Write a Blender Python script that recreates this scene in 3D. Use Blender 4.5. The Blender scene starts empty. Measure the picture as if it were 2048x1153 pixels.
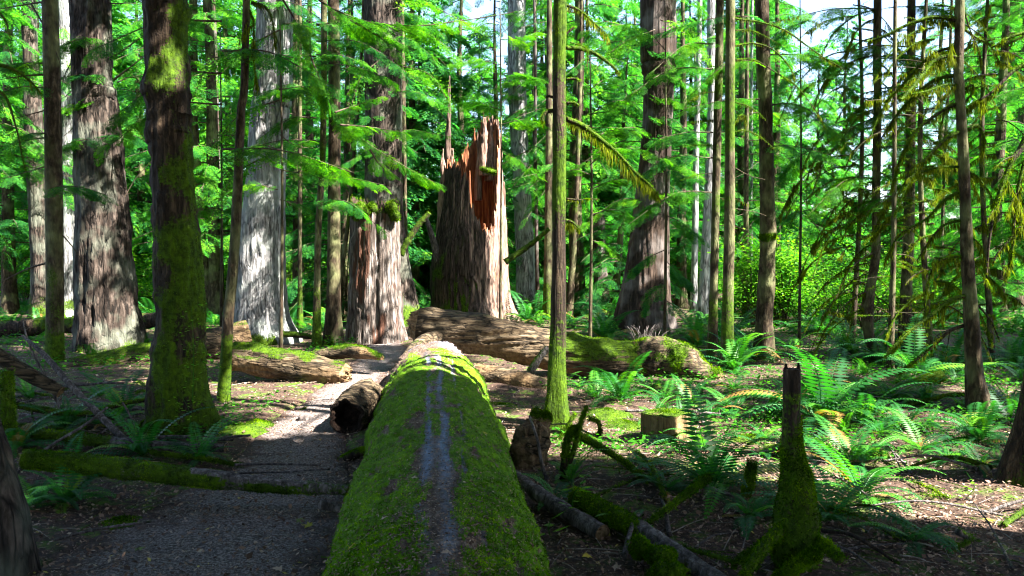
import bpy, math, random
import numpy as np
from mathutils import Vector
random.seed(7); rng = np.random.default_rng(11)
sc = bpy.context.scene
PI = math.pi
# ------------------------------------------------------------------ camera
F = 1593.0; CAMZ = 1.7; PITCH = math.atan(56.5/F)
cam = bpy.data.cameras.new('camera'); cam.sensor_width = 36; cam.lens = 36*F/2048
cam.clip_start = 0.05; cam.clip_end = 2000
co = bpy.data.objects.new('camera', cam); sc.collection.objects.link(co)
co.location = (0, 0, CAMZ); co.rotation_euler = (PI/2-PITCH, 0, 0); sc.camera = co
# ------------------------------------------------------------------ light
SUN = np.array([0.74, -0.36, 0.92]); SUN = SUN/np.linalg.norm(SUN)
w = bpy.data.worlds.new('World'); sc.world = w; w.use_nodes = True
nt = w.node_tree; bg = nt.nodes['Background']
sky = nt.nodes.new('ShaderNodeTexSky'); sky.sky_type = 'NISHITA'; sky.sun_disc = False
sky.sun_elevation = math.asin(SUN[2]); sky.sun_rotation = math.atan2(SUN[0], SUN[1])
sky.air_density = 1.0; sky.dust_density = 1.0; sky.ozone_density = 1.0
nt.links.new(sky.outputs[0], bg.inputs[0]); bg.inputs[1].default_value = 0.062
sl = bpy.data.lights.new('sun', 'SUN'); sl.energy = 5.0; sl.angle = math.radians(0.5); sl.color = (1, .95, .86)
so = bpy.data.objects.new('sun', sl); sc.collection.objects.link(so)
so.rotation_euler = Vector(SUN).to_track_quat('Z', 'Y').to_euler()
sc.view_settings.view_transform = 'Standard'; sc.view_settings.look = 'None'
sc.view_settings.exposure = 3.3; sc.view_settings.gamma = 1.0
cy = sc.cycles
cy.use_denoising = True; cy.denoising_prefilter = 'FAST'; cy.filter_width = 1.1
cy.max_bounces = 8; cy.diffuse_bounces = 5; cy.glossy_bounces = 1; cy.transmission_bounces = 6; cy.transparent_max_bounces = 4
cy.sample_clamp_indirect = 10; cy.caustics_reflective = False; cy.caustics_refractive = False

# ------------------------------------------------------------------ noise
def _h(i, j, k):
    n = (i*374761393 + j*668265263 + k*2147483647*3 + 1013904223) & 0xffffffff
    n = ((n ^ (n >> 13)) * 1274126177) & 0xffffffff
    n = (n ^ (n >> 16)) & 0xffffffff
    return n/4294967295.0
def vn(p):
    p = np.asarray(p, float); f = np.floor(p); t = p-f; i = f.astype(np.int64); t = t*t*(3-2*t)
    x, y, z = i[..., 0], i[..., 1], i[..., 2]; a, b, c = t[..., 0], t[..., 1], t[..., 2]
    r = 0
    for dx in (0, 1):
        for dy in (0, 1):
            for dz in (0, 1):
                r = r + _h(x+dx, y+dy, z+dz)*(a if dx else 1-a)*(b if dy else 1-b)*(c if dz else 1-c)
    return r*2-1
def fbm(p, o=4, g=.5):
    p = np.asarray(p, float); s = 0; a = 1; n = 0
    for k in range(o):
        s = s+a*vn(p*2**k+17.3*k); n += a; a *= g
    return s/n
def ridged(p, o=3):
    s = 0; a = 1; n = 0
    for k in range(o):
        s = s+a*(1-2*np.abs(vn(p*2**k+9.1*k))); n += a; a *= .5
    return s/n
def xyz(x, y, z=0.): return np.stack(np.broadcast_arrays(np.asarray(x, float), y, z), -1)
def sm(a, b, x):
    t = np.clip((x-a)/(b-a), 0, 1); return t*t*(3-2*t)

# ------------------------------------------------------------------ ground height and pixel helpers
PATH = np.array([(-2.2, 0.5), (-1.9, 3.5), (-1.75, 5), (-1.85, 6.5), (-2.1, 8), (-2.15, 9.6), (-2.15, 11.2), (-2.1, 13), (-2.35, 15), (-3, 17.5), (-4.2, 20)])
PW = np.array([1.2, 1.05, .85, .56, .5, .42, .42, .45, .45, .4, .35])
def pathd(x, y):
    xx = np.interp(y, PATH[:, 1], PATH[:, 0]); ww = np.interp(y, PATH[:, 1], PW)
    return np.abs(x-xx)/ww*1.0
def g(x, y):
    x = np.asarray(x, float); y = np.asarray(y, float)
    pm = 1-sm(.7, 1.5, pathd(x, y))*1.0; pm = pm*sm(21, 19, y)
    n = .11*fbm(xyz(x*.3, y*.3, 3.1), 3)+.05*fbm(xyz(x*1.3, y*1.3, 1.7), 2)*(1-.8*pm)+.022*fbm(xyz(x*5, y*5, .3), 3)*(1-.75*pm)
    n = n*sm(0, 4, y+2)
    n = n+.16*np.exp(-(((x+2.3)/1.3)**2+((y-13.2)/2.0)**2))
    n = n+.12*sm(-2.8, -4.6, x)*sm(11, 8, y)
    n = n+sm(28, 75, y)*2.2+sm(60, 220, y)*10
    return n-.03*pm
def ray(px, py):
    X = (px-1024)/F; Z = (576.5-py)/F
    c, s = math.cos(PITCH), math.sin(PITCH)
    return np.array([X, c+Z*s, Z*c-s])
def P(px, py, d):
    r = ray(px, py); return np.array([0, 0, CAMZ])+r*(d/r[1])
def G(px, py, dz=0.):
    r = ray(px, py); ds = np.arange(2, 70, .02)
    X = r[0]*ds/r[1]; Z = CAMZ+r[2]*ds/r[1]
    h = g(X, ds)+dz
    k = np.argmax(Z < h) if (Z < h).any() else len(ds)-1
    return np.array([X[k], ds[k], h[k]])

# ------------------------------------------------------------------ mesh helpers
def mesh_np(name, V, faces, attrs=None, smooth=True):
    me = bpy.data.meshes.new(name); V = np.asarray(V, np.float32)
    me.vertices.add(len(V)); me.vertices.foreach_set('co', V.ravel())
    faces = [np.asarray(f, np.int32) for f in faces if f is not None and len(f)]
    tot = sum(f.size for f in faces); nf = sum(len(f) for f in faces)
    me.loops.add(tot); me.polygons.add(nf)
    me.loops.foreach_set('vertex_index', np.concatenate([f.ravel() for f in faces]))
    ln = np.concatenate([np.full(len(f), f.shape[1], np.int32) for f in faces])
    st = np.concatenate([[0], np.cumsum(ln)[:-1]]).astype(np.int32)
    me.polygons.foreach_set('loop_start', st)
    me.update(calc_edges=True)
    me.polygons.foreach_set('use_smooth', np.full(nf, smooth, bool))
    for k, a in (attrs or {}).items():
        at = me.attributes.new(k, 'FLOAT', 'POINT'); at.data.foreach_set('value', np.asarray(a, np.float32).ravel())
    return me
class Geo:
    def __init__(s): s.V = []; s.Q = []; s.T = []; s.A = {'moss': [], 'var': [], 'bare': []}; s.n = 0
    def add(s, V, Q=None, T=None, **kw):
        V = np.asarray(V, float).reshape(-1, 3); s.V.append(V)
        if Q is not None and len(Q): s.Q.append(np.asarray(Q)+s.n)
        if T is not None and len(T): s.T.append(np.asarray(T)+s.n)
        for k in s.A: 
            a = kw.get(k, 0.); s.A[k].append(np.broadcast_to(np.asarray(a, float).ravel() if np.ndim(a) else a, (len(V),)))
        s.n += len(V); return s
    def arrays(s):
        V = np.concatenate(s.V); return V, [np.concatenate(s.Q) if s.Q else None, np.concatenate(s.T) if s.T else None], {k: np.concatenate(a) for k, a in s.A.items()}
    def mesh(s, name, origin=(0, 0, 0), smooth=True):
        V, Fc, A = s.arrays(); return mesh_np(name, V-np.asarray(origin), Fc, A, smooth)
def link(name, me, mat=None, parent=None, loc=None):
    o = bpy.data.objects.new(name, me); sc.collection.objects.link(o)
    if mat is not None: me.materials.clear(); me.materials.append(mat)
    if parent is not None: o.parent = parent
    if loc is not None: o.location = [float(c) for c in loc]
    return o
def tag(o, label=None, cat=None, group=None, kind=None):
    if label: o['label'] = label
    if cat: o['category'] = cat
    if group: o['group'] = group
    if kind: o['kind'] = kind
    return o
def thing(name, label, cat, loc=(0, 0, 0), group=None):
    o = bpy.data.objects.new(name, None); sc.collection.objects.link(o); o.empty_display_size = .1
    o.location = [float(c) for c in loc]; return tag(o, label, cat, group)
def copy_tree(o, parent=None):
    c = o.copy(); sc.collection.objects.link(c)
    if parent is not None: c.parent = parent
    for ch in list(o.children): copy_tree(ch, c)
    return c

def smooth_path(C, n):
    C = np.asarray(C, float)
    if len(C) == 2:
        t = np.linspace(0, 1, n)[:, None]; return C[0]*(1-t)+C[1]*t
    Pp = np.vstack([2*C[0]-C[1], C, 2*C[-1]-C[-2]]); k = len(C)-1
    u = np.linspace(0, k-1e-6, n); i = u.astype(int); t = (u-i)[:, None]
    p0, p1, p2, p3 = Pp[i], Pp[i+1], Pp[i+2], Pp[i+3]
    return .5*((2*p1)+(-p0+p2)*t+(2*p0-5*p1+4*p2-p3)*t*t+(-p0+3*p1-3*p2+p3)*t**3)
def tube(Pc, R, m=12, disp=None, caps=(True, True)):
    """returns V (n*m [+2]), quads, tris, ang, s"""
    Pc = np.asarray(Pc, float); n = len(Pc); R = np.broadcast_to(np.asarray(R, float), (n,))
    T = np.gradient(Pc, axis=0); T /= np.linalg.norm(T, axis=1)[:, None]+1e-9
    ref = np.array([1., 0, 0]) if abs(T[0, 0]) < .8 else np.array([0, 0, 1.])
    N = np.zeros_like(Pc); v = ref-T[0]*ref.dot(T[0]); v /= np.linalg.norm(v)
    for i in range(n):
        v = v-T[i]*v.dot(T[i]); v /= np.linalg.norm(v)+1e-9; N[i] = v
    B = np.cross(T, N)
    a = np.linspace(0, 2*PI, m, endpoint=False); ca, sa = np.cos(a), np.sin(a)
    D = N[:, None]*ca[None, :, None]+B[:, None]*sa[None, :, None]
    V = Pc[:, None]+D*R[:, None, None]
    if disp is not None:
        V = V+D*disp(V, a[None, :]*np.ones((n, 1)), np.arange(n)[:, None]/(n-1)*np.ones((1, m)))[..., None]
    V = V.reshape(-1, 3)
    i, j = np.meshgrid(np.arange(n-1), np.arange(m), indexing='ij'); j2 = (j+1) % m
    Q = np.stack([i*m+j, (i+1)*m+j, (i+1)*m+j2, i*m+j2][::-1], -1).reshape(-1, 4)
    Tr = []; extra = []
    jj = np.arange(m)
    if caps[0]: extra.append(Pc[0]); c = n*m+len(extra)-1; Tr.append(np.stack([np.full(m, c), jj, (jj+1) % m], -1)[:, ::-1])
    if caps[1]: extra.append(Pc[-1]); c = n*m+len(extra)-1; Tr.append(np.stack([np.full(m, c), (n-1)*m+jj, (n-1)*m+(jj+1) % m], -1))
    if extra: V = np.vstack([V]+[np.array(e)[None] for e in extra])
    return V, Q, (np.vstack(Tr) if Tr else None)
def vnorm(V, Q):
    a = V[Q[:, 2]]-V[Q[:, 0]]; b = V[Q[:, 3]]-V[Q[:, 1]]; nn = np.cross(a, b)
    N = np.zeros_like(V)
    for k in range(4): np.add.at(N, Q[:, k], nn)
    return N/(np.linalg.norm(N, axis=1)[:, None]+1e-9)

# ------------------------------------------------------------------ materials
def nodes(name):
    m = bpy.data.materials.new(name); m.use_nodes = True; t = m.node_tree
    return m, t, t.nodes, t.links, t.nodes['Principled BSDF']
def ramp(N, stops):
    r = N.new('ShaderNodeValToRGB'); e = r.color_ramp.elements
    while len(e) < len(stops): e.new(.5)
    for k, (p, c) in enumerate(stops): e[k].position = p; e[k].color = (*c, 1)
    return r
def noise(N, L, vec, scale, detail=5, rough=.6, dist=0.):
    n = N.new('ShaderNodeTexNoise'); n.inputs['Scale'].default_value = scale; n.inputs['Detail'].default_value = detail
    n.inputs['Roughness'].default_value = rough; n.inputs['Distortion'].default_value = dist
    L.new(vec, n.inputs['Vector']); return n
def mix(N, L, fac, a, b):
    x = N.new('ShaderNodeMix'); x.data_type = 'RGBA'
    for s, v in ((x.inputs[0], fac), (x.inputs[6], a), (x.inputs[7], b)):
        if hasattr(v, 'links') or hasattr(v, 'is_linked'): L.new(v, s)
        elif isinstance(v, tuple): s.default_value = (*v, 1)
        else: s.default_value = v
    return x.outputs[2]
def math_(N, L, op, a, b=0., clamp=False):
    x = N.new('ShaderNodeMath'); x.operation = op; x.use_clamp = clamp
    for s, v in ((x.inputs[0], a), (x.inputs[1], b)):
        if hasattr(v, 'is_linked'): L.new(v, s)
        else: s.default_value = v
    return x.outputs[0]
def bark_mat(name, cols, vec=None, crack=.5, bare=((.16, .13, .10), (.42, .37, .31)), stretch=.16, scale=14, moss=((.030, .060, .004), (.13, .21, .012)), bump=.6, lichen=None, patch=.5):
    m, t, N, L, bs = nodes(name)
    tc = N.new('ShaderNodeTexCoord').outputs['Object']
    mp = N.new('ShaderNodeMapping'); mp.inputs['Scale'].default_value = vec or (1, 1, stretch); L.new(tc, mp.inputs[0])
    n1 = noise(N, L, mp.outputs[0], scale, 8, .68, .4)
    n2 = noise(N, L, tc, 1.7, 3, .55)
    n3 = noise(N, L, tc, 45, 3, .6)
    c = ramp(N, [(.30, cols[0]), (.5, cols[1]), (.68, cols[2])]); L.new(n1.outputs[0], c.inputs[0])
    col = c.outputs[0]
    vo = N.new('ShaderNodeTexVoronoi'); vo.feature = 'DISTANCE_TO_EDGE'; vo.inputs['Scale'].default_value = scale*.9
    wv_ = N.new('ShaderNodeMix'); wv_.data_type = 'VECTOR'; wv_.inputs[0].default_value = .12
    nd = noise(N, L, mp.outputs[0], scale*.6, 3, .6); L.new(mp.outputs[0], wv_.inputs[4]); L.new(nd.outputs['Color'], wv_.inputs[5]); L.new(wv_.outputs[1], vo.inputs['Vector'])
    vr = ramp(N, [(.0, (1-crack,)*3), (.13, (1, 1, 1))]); L.new(vo.outputs['Distance'], vr.inputs[0])
    mc_ = N.new('ShaderNodeMix'); mc_.data_type = 'RGBA'; mc_.blend_type = 'MULTIPLY'; mc_.inputs[0].default_value = 1; L.new(col, mc_.inputs[6]); L.new(vr.outputs[0], mc_.inputs[7]); col = mc_.outputs[2]
    if lichen:
        lf = ramp(N, [(.52-.1*patch, (0, 0, 0)), (.62, (1, 1, 1))]); L.new(n2.outputs[0], lf.inputs[0])
        lf2 = math_(N, L, 'MULTIPLY', lf.outputs[0], math_(N, L, 'MULTIPLY', n1.outputs[0], 1.3), True)
        col = mix(N, L, lf2, col, lichen)
    # bare wood
    mp2 = N.new('ShaderNodeMapping'); mp2.inputs['Scale'].default_value = (1, 1, .05); L.new(tc, mp2.inputs[0])
    nb = noise(N, L, mp2.outputs[0], 26, 6, .65, .2)
    cb = ramp(N, [(.35, bare[0]), (.62, bare[1])]); L.new(nb.outputs[0], cb.inputs[0])
    ab = N.new('ShaderNodeAttribute'); ab.attribute_name = 'bare'
    col = mix(N, L, ab.outputs['Fac'], col, cb.outputs[0])
    am = N.new('ShaderNodeAttribute'); am.attribute_name = 'moss'
    f = math_(N, L, 'ADD', am.outputs['Fac'], math_(N, L, 'MULTIPLY', math_(N, L, 'SUBTRACT', n3.outputs[0], .5), 1.1))
    fr = ramp(N, [(.42, (0, 0, 0)), (.58, (1, 1, 1))]); L.new(f, fr.inputs[0])
    nm = noise(N, L, tc, 16, 6, .7)
    cm = ramp(N, [(.33, moss[0]), (.66, moss[1])]); L.new(nm.outputs[0], cm.inputs[0])
    col = mix(N, L, fr.outputs[0], col, cm.outputs[0])
    L.new(col, bs.inputs['Base Color']); bs.inputs['Roughness'].default_value = .9
    bs.inputs['Specular IOR Level'].default_value = .2
    hsum = math_(N, L, 'ADD', math_(N, L, 'ADD', n1.outputs[0], math_(N, L, 'MULTIPLY', vr.outputs[0], crack)), math_(N, L, 'MULTIPLY', n3.outputs[0], .5))
    b = N.new('ShaderNodeBump'); b.inputs['Strength'].default_value = bump; b.inputs['Distance'].default_value = .03
    L.new(hsum, b.inputs['Height']); L.new(b.outputs[0], bs.inputs['Normal'])
    return m
def leaf_mat(name, stops, trans=.5, rough=.7, tcol=(1.25, 1.35, .55), obj=.25, spec=.1):
    m, t, N, L, bs = nodes(name)
    a = N.new('ShaderNodeAttribute'); a.attribute_name = 'var'
    oi = N.new('ShaderNodeObjectInfo')
    v = math_(N, L, 'ADD', a.outputs['Fac'], math_(N, L, 'MULTIPLY', math_(N, L, 'SUBTRACT', oi.outputs['Random'], .5), obj), True)
    r = ramp(N, stops); L.new(v, r.inputs[0])
    L.new(r.outputs[0], bs.inputs['Base Color']); bs.inputs['Roughness'].default_value = rough
    bs.inputs['Specular IOR Level'].default_value = spec
    tr = N.new('ShaderNodeBsdfTranslucent')
    mm = N.new('ShaderNodeMix'); mm.data_type = 'RGBA'; mm.blend_type = 'MULTIPLY'; mm.inputs[0].default_value = 1
    L.new(r.outputs[0], mm.inputs[6]); mm.inputs[7].default_value = (*tcol, 1); L.new(mm.outputs[2], tr.inputs[0])
    mx = N.new('ShaderNodeMixShader'); mx.inputs[0].default_value = trans
    L.new(bs.outputs[0], mx.inputs[1]); L.new(tr.outputs[0], mx.inputs[2])
    L.new(mx.outputs[0], N['Material Output'].inputs[0]); return m
MOSS = ((.008, .020, .0005), (.06, .115, .001))
M = {}
M['fir'] = bark_mat('furrowed_bark', crack=.85, cols=[(.005, .003, .002), (.030, .021, .016), (.11, .085, .07)], moss=MOSS, lichen=(.115, .125, .095))
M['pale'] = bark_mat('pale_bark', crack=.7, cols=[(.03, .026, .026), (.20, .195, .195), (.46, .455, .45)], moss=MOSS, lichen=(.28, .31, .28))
M['cedar'] = bark_mat('cedar_bark', [(.006, .004, .003), (.030, .018, .012), (.09, .062, .046)], stretch=.06, scale=22, moss=MOSS, lichen=(.15, .13, .12))
M['slim'] = bark_mat('slim_bark', [(.010, .006, .003), (.038, .025, .014), (.11, .085, .055)], stretch=.3, scale=18, moss=MOSS, bump=.5, lichen=(.15, .165, .07))
M['mossy'] = bark_mat('mossy_bark', [(.005, .003, .002), (.024, .015, .009), (.085, .058, .036)], stretch=.12, scale=20, moss=MOSS, bump=.7)
M['log'] = bark_mat('log_bark', crack=.85, vec=(.16, 1, 1.2), cols=[(.014, .009, .005), (.065, .045, .026), (.17, .13, .08)], bare=((.08, .042, .02), (.28, .18, .09)), scale=16, moss=MOSS)
M['trail_log'] = bark_mat('trail_log_bark', crack=.4, vec=(1, .5, 1), cols=[(.05, .03, .022), (.11, .075, .055), (.20, .15, .12)], bare=((.07, .10, .15), (.20, .25, .34)), scale=26, moss=((.026, .070, .001), (.10, .22, .001)))
M['snag'] = bark_mat('snag_wood', crack=.75, cols=[(.016, .010, .008), (.045, .030, .024), (.125, .090, .072)], bare=((.050, .022, .014), (.34, .225, .175)), stretch=.10, scale=16, moss=MOSS)
M['hollow_shade'] = bark_mat('shaded_hollow', [(.006, .003, .002), (.022, .012, .008), (.06, .036, .024)], stretch=1, scale=20, moss=MOSS)  # near-black brown paints the shade inside the hollow log and stump
M['stump'] = bark_mat('weathered_stump', [(.03, .022, .018), (.11, .085, .072), (.32, .29, .27)], bare=((.02, .010, .007), (.12, .055, .035)), stretch=.07, scale=18, moss=MOSS, crack=.8)
M['heart'] = bark_mat('red_heartwood', [(.04, .011, .005), (.16, .055, .022), (.36, .16, .075)], stretch=.06, scale=18, moss=MOSS)
M['tan'] = bark_mat('sawn_tan_wood', [(.03, .02, .01), (.11, .075, .035), (.24, .18, .09)], bare=((.05, .032, .012), (.24, .17, .075)), stretch=.3, scale=18, moss=MOSS)
M['grey'] = bark_mat('grey_deadwood', [(.025, .020, .020), (.09, .075, .07), (.22, .195, .19)], stretch=.3, scale=22, moss=MOSS)
M['twig'] = bark_mat('dead_twig', [(.025, .018, .012), (.07, .05, .035), (.14, .11, .08)], stretch=1, scale=20, moss=MOSS, bump=.1)
M['tuft'] = leaf_mat('moss_tuft', [(0, (.010, .028, .001)), (.5, (.055, .14, .0005)), (1, (.19, .31, .001))], .35, 1., spec=.02, obj=0)
M['log_tuft'] = leaf_mat('bright_moss_tuft', [(0, (.022, .065, .001)), (.5, (.085, .22, .001)), (1, (.26, .42, .002))], .35, 1., spec=.02, obj=0)
M['hang'] = leaf_mat('hanging_moss', [(0, (.03, .05, .002)), (1, (.17, .21, .008))], .5, .8, spec=.1)
M['needle'] = leaf_mat('conifer_foliage', [(0, (.012, .06, .012)), (.5, (.030, .135, .008)), (.8, (.085, .25, .008)), (1, (.20, .36, .008))], .5, .6, (1.4, 1.7, .4))
M['needle_far'] = leaf_mat('far_conifer_foliage', [(0, (.006, .045, .022)), (.45, (.022, .14, .026)), (.75, (.075, .26, .018)), (1, (.20, .42, .02))], .55, .6, (1.3, 1.6, .7))
M['canopy'] = leaf_mat('canopy_foliage', [(0, (.012, .05, .02)), (1, (.05, .15, .02))], .35, .5)
M['broad'] = leaf_mat('broad_leaf', [(0, (.018, .10, .008)), (.5, (.05, .20, .012)), (1, (.16, .34, .02))], .5, .45, (1.3, 1.5, .4))
M['fern'] = leaf_mat('fern_frond', [(0, (.008, .055, .018)), (.5, (.020, .14, .020)), (.92, (.09, .28, .010)), (1, (.25, .15, .04))], .4, .5, (1.3, 1.5, .4), spec=.3)
M['litter'] = leaf_mat('leaf_litter', [(0, (.035, .020, .014)), (.35, (.13, .075, .05)), (.62, (.27, .17, .12)), (.86, (.42, .32, .25)), (.93, (.10, .17, .03)), (.98, (.50, .36, .04)), (1, (.5, .4, .1))], .15, .8, (1, 1, 1), 0, .2)
def ground_mat(name, path=False):
    m, t, N, L, bs = nodes(name); tc = N.new('ShaderNodeTexCoord').outputs['Object']
    a = noise(N, L, tc, 28 if not path else 60, 8, .7); b = noise(N, L, tc, 1.1, 4, .6); c = noise(N, L, tc, 5, 5, .65)
    if path: r = ramp(N, [(.36, (.026, .020, .018)), (.50, (.11, .090, .084)), (.62, (.30, .25, .23))])
    else: r = ramp(N, [(.32, (.014, .008, .006)), (.52, (.055, .032, .023)), (.72, (.15, .095, .068))])
    L.new(a.outputs[0], r.inputs[0]); col = r.outputs[0]
    if path:
        r2 = ramp(N, [(.32, (.014, .008, .006)), (.52, (.055, .032, .023)), (.72, (.15, .095, .068))]); a2 = noise(N, L, tc, 28, 8, .7); L.new(a2.outputs[0], r2.inputs[0])
        ea = N.new('ShaderNodeAttribute'); ea.attribute_name = 'edge'; ef = math_(N, L, 'ADD', ea.outputs['Fac'], math_(N, L, 'MULTIPLY', math_(N, L, 'SUBTRACT', c.outputs[0], .5), 1.8))
        er = ramp(N, [(.45, (0, 0, 0)), (.9, (1, 1, 1))]); L.new(ef, er.inputs[0]); col = mix(N, L, er.outputs[0], col, r2.outputs[0])
    if not path:
        f = ramp(N, [(.50, (0, 0, 0)), (.60, (1, 1, 1))]); L.new(c.outputs[0], f.inputs[0])
        f2 = ramp(N, [(.42, (0, 0, 0)), (.54, (1, 1, 1))]); L.new(b.outputs[0], f2.inputs[0])
        mc = ramp(N, [(.35, (.02, .045, .003)), (.65, (.09, .17, .01))]); L.new(a.outputs[0], mc.inputs[0])
        col = mix(N, L, math_(N, L, 'MULTIPLY', f.outputs[0], f2.outputs[0]), col, mc.outputs[0])
    L.new(col, bs.inputs['Base Color']); bs.inputs['Roughness'].default_value = .9; bs.inputs['Specular IOR Level'].default_value = .25
    bu = N.new('ShaderNodeBump'); bu.inputs['Strength'].default_value = .8; bu.inputs['Distance'].default_value = .03
    L.new(a.outputs[0], bu.inputs['Height']); L.new(bu.outputs[0], bs.inputs['Normal']); return m
M['ground'] = ground_mat('forest_floor'); M['path'] = ground_mat('trodden_earth', True)

# ------------------------------------------------------------------ ground and path
def warp(n, lo, hi, c, k):
    a, b = math.asinh((lo-c)/k), math.asinh((hi-c)/k); return c+k*np.sinh(np.linspace(a, b, n))
gx = warp(560, -260, 260, 0, 3.2); gy = warp(620, -40, 420, 5.0, 3.0)
X, Y = np.meshgrid(gx, gy); Z = g(X, Y)
# dig a little under the trail ribbon so that it never pokes through
Z = Z-.03*(1-sm(.75, .98, pathd(X, Y)))*sm(20, 19, Y)*sm(.4, .8, Y)
nx, ny = len(gx), len(gy); i, j = np.meshgrid(np.arange(ny-1), np.arange(nx-1), indexing='ij')
Q = np.stack([i*nx+j, i*nx+j+1, (i+1)*nx+j+1, (i+1)*nx+j], -1).reshape(-1, 4)
o = link('ground', mesh_np('ground', xyz(X, Y, Z).reshape(-1, 3), [Q]), M['ground']); tag(o, kind='structure')
ys = np.arange(.6, 19.4, .035); us = np.linspace(-1, 1, 61)
Yp, U = np.meshgrid(ys, us, indexing='ij'); cx = np.interp(Yp, PATH[:, 1], PATH[:, 0]); ww = np.interp(Yp, PATH[:, 1], PW)
wob = 1+.12*fbm(xyz(U[:, :]*0+np.sign(U)*3, Yp*1.6, 4.), 3)
Xp = cx+U*ww*wob; Zp = g(Xp, Yp)+.006-.06*sm(.8, 1, np.abs(U))+.006*fbm(xyz(Xp*18, Yp*18, 0), 2)
n_, m_ = Xp.shape; i, j = np.meshgrid(np.arange(n_-1), np.arange(m_-1), indexing='ij')
Q = np.stack([i*m_+j, i*m_+j+1, (i+1)*m_+j+1, (i+1)*m_+j], -1).reshape(-1, 4)
o = link('path', mesh_np('path', xyz(Xp, Yp, Zp).reshape(-1, 3), [Q], {'edge': np.abs(U)}), M['path']); tag(o, kind='structure')

# ------------------------------------------------------------------ sprays and leaves (numpy prototypes)
def diamond(p, d, s, L, W):
    """rhombic leaf quads: p base, d unit direction, s unit side"""
    return np.stack([p, p+d*L[:, None]*.45+s*W[:, None]*.5, p+d*L[:, None], p+d*L[:, None]*.45-s*W[:, None]*.5], 1).reshape(-1, 3)
def quads(n): return np.arange(n*4).reshape(-1, 4)
def nrm(v): return v/(np.linalg.norm(v, axis=-1, keepdims=True)+1e-9)
def spray(L=1., nt=11, nl=7, leaf=.055, wid=.018, droop=.35, width=.42, r=None):
    """flat drooping conifer frond along +X, flat in XY"""
    r = r or np.random.default_rng(0); P_, D_, S_, LL, WW = [], [], [], [], []
    for k in range(nt*2):
        t = .08+.9*(k/(2*nt)); side = 1 if k % 2 else -1
        prof = math.sin(PI*min(1, t*1.02)**.75)*.9+.1
        tl = width*L*prof*r.uniform(.75, 1.15)
        b = np.array([t*L, 0, -droop*L*t*t]); an = side*r.uniform(.75, 1.15)
        d = np.array([math.cos(an), math.sin(an), -.12-.5*t*droop]); d /= np.linalg.norm(d)
        side_v = nrm(np.cross(d, [0, 0, 1]))
        for q in range(nl):
            u = (q+.5)/nl; pt = b+d*tl*u+np.array([0, 0, -.15*tl*u*u])
            for s2 in (-1, 1):
                a2 = s2*r.uniform(.5, .95); dd = d*math.cos(a2)+side_v*math.sin(a2)+np.array([0, 0, r.uniform(-.3, .08)])
                P_.append(pt); D_.append(nrm(dd)); S_.append(nrm(np.cross(dd, [r.uniform(-.3, .3), r.uniform(-.3, .3), 1])))
                LL.append(leaf*r.uniform(.7, 1.2)*(1.1-.4*u)*L**.5); WW.append(wid*r.uniform(.8, 1.2)*L**.5)
    return diamond(np.array(P_), np.array(D_), np.array(S_), np.array(LL), np.array(WW))
HI = [spray(1, 12, 6, .075, .026, .3, .40, np.random.default_rng(k)) for k in range(4)]
MID = [spray(1, 9, 5, .10, .034, .35, .40, np.random.default_rng(20+k)) for k in range(4)]
LO = [spray(1, 5, 3, .20, .085, .35, .42, np.random.default_rng(40+k)) for k in range(4)]
def rotm(fwd, roll):
    """matrices whose X axis is fwd; Z up-ish rolled"""
    f = nrm(fwd); up = np.broadcast_to([0, 0, 1.], f.shape); y = nrm(np.cross(up, f)); z = np.cross(f, y)
    c, s = np.cos(roll)[:, None], np.sin(roll)[:, None]
    y2 = y*c+z*s; z2 = -y*s+z*c
    return np.stack([f, y2, z2], -1)
def put(geo, protos, pos, fwd, scale, roll=None, r=rng, var=None, vs=.5):
    pos = np.asarray(pos, float); n = len(pos)
    if n == 0: return
    roll = r.normal(0, .35, n) if roll is None else roll
    R = rotm(np.asarray(fwd, float), roll); which = r.integers(0, len(protos), n)
    var = r.uniform(0, 1, n) if var is None else var
    for k, pr in enumerate(protos):
        m = which == k
        if not m.any(): continue
        V = np.einsum('nij,vj->nvi', R[m], pr)*np.asarray(scale)[m][:, None, None]+pos[m][:, None]
        nv = len(pr); vv = np.repeat(var[m], nv)*vs+np.repeat(r.uniform(0, 1-vs, m.sum()*nv//4), 4)
        geo.add(V.reshape(-1, 3), quads(m.sum()*nv//4), var=vv)

def tufts(geo, V, N, m, n, size=.022, r=rng, lift=.5, area_w=None):
    """moss tufts on vertices with moss > .5"""
    idx = np.where(m > .55)[0]
    if len(idx) == 0 or n == 0: return
    k = r.choice(idx, n, p=None if area_w is None else area_w[idx]/area_w[idx].sum()); e = r.normal(0, 1, (n, 3))*(size*.9)
    p = V[k]+e-N[k]*(e*N[k]).sum(1)[:, None]-N[k]*.004
    d = nrm(N[k]*lift+r.normal(0, .55, (n, 3))); s = nrm(np.cross(d, r.normal(0, 1, (n, 3))))
    Ls = size*r.uniform(.45, 1.15, n)
    vv = np.clip(.40+.9*fbm(V[k]*9, 3)+r.normal(0, .17, n), 0, .95)
    geo.add(diamond(p, d, s, Ls, Ls*r.uniform(.22, .42, n)), quads(n), var=np.repeat(vv, 4))

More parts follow.
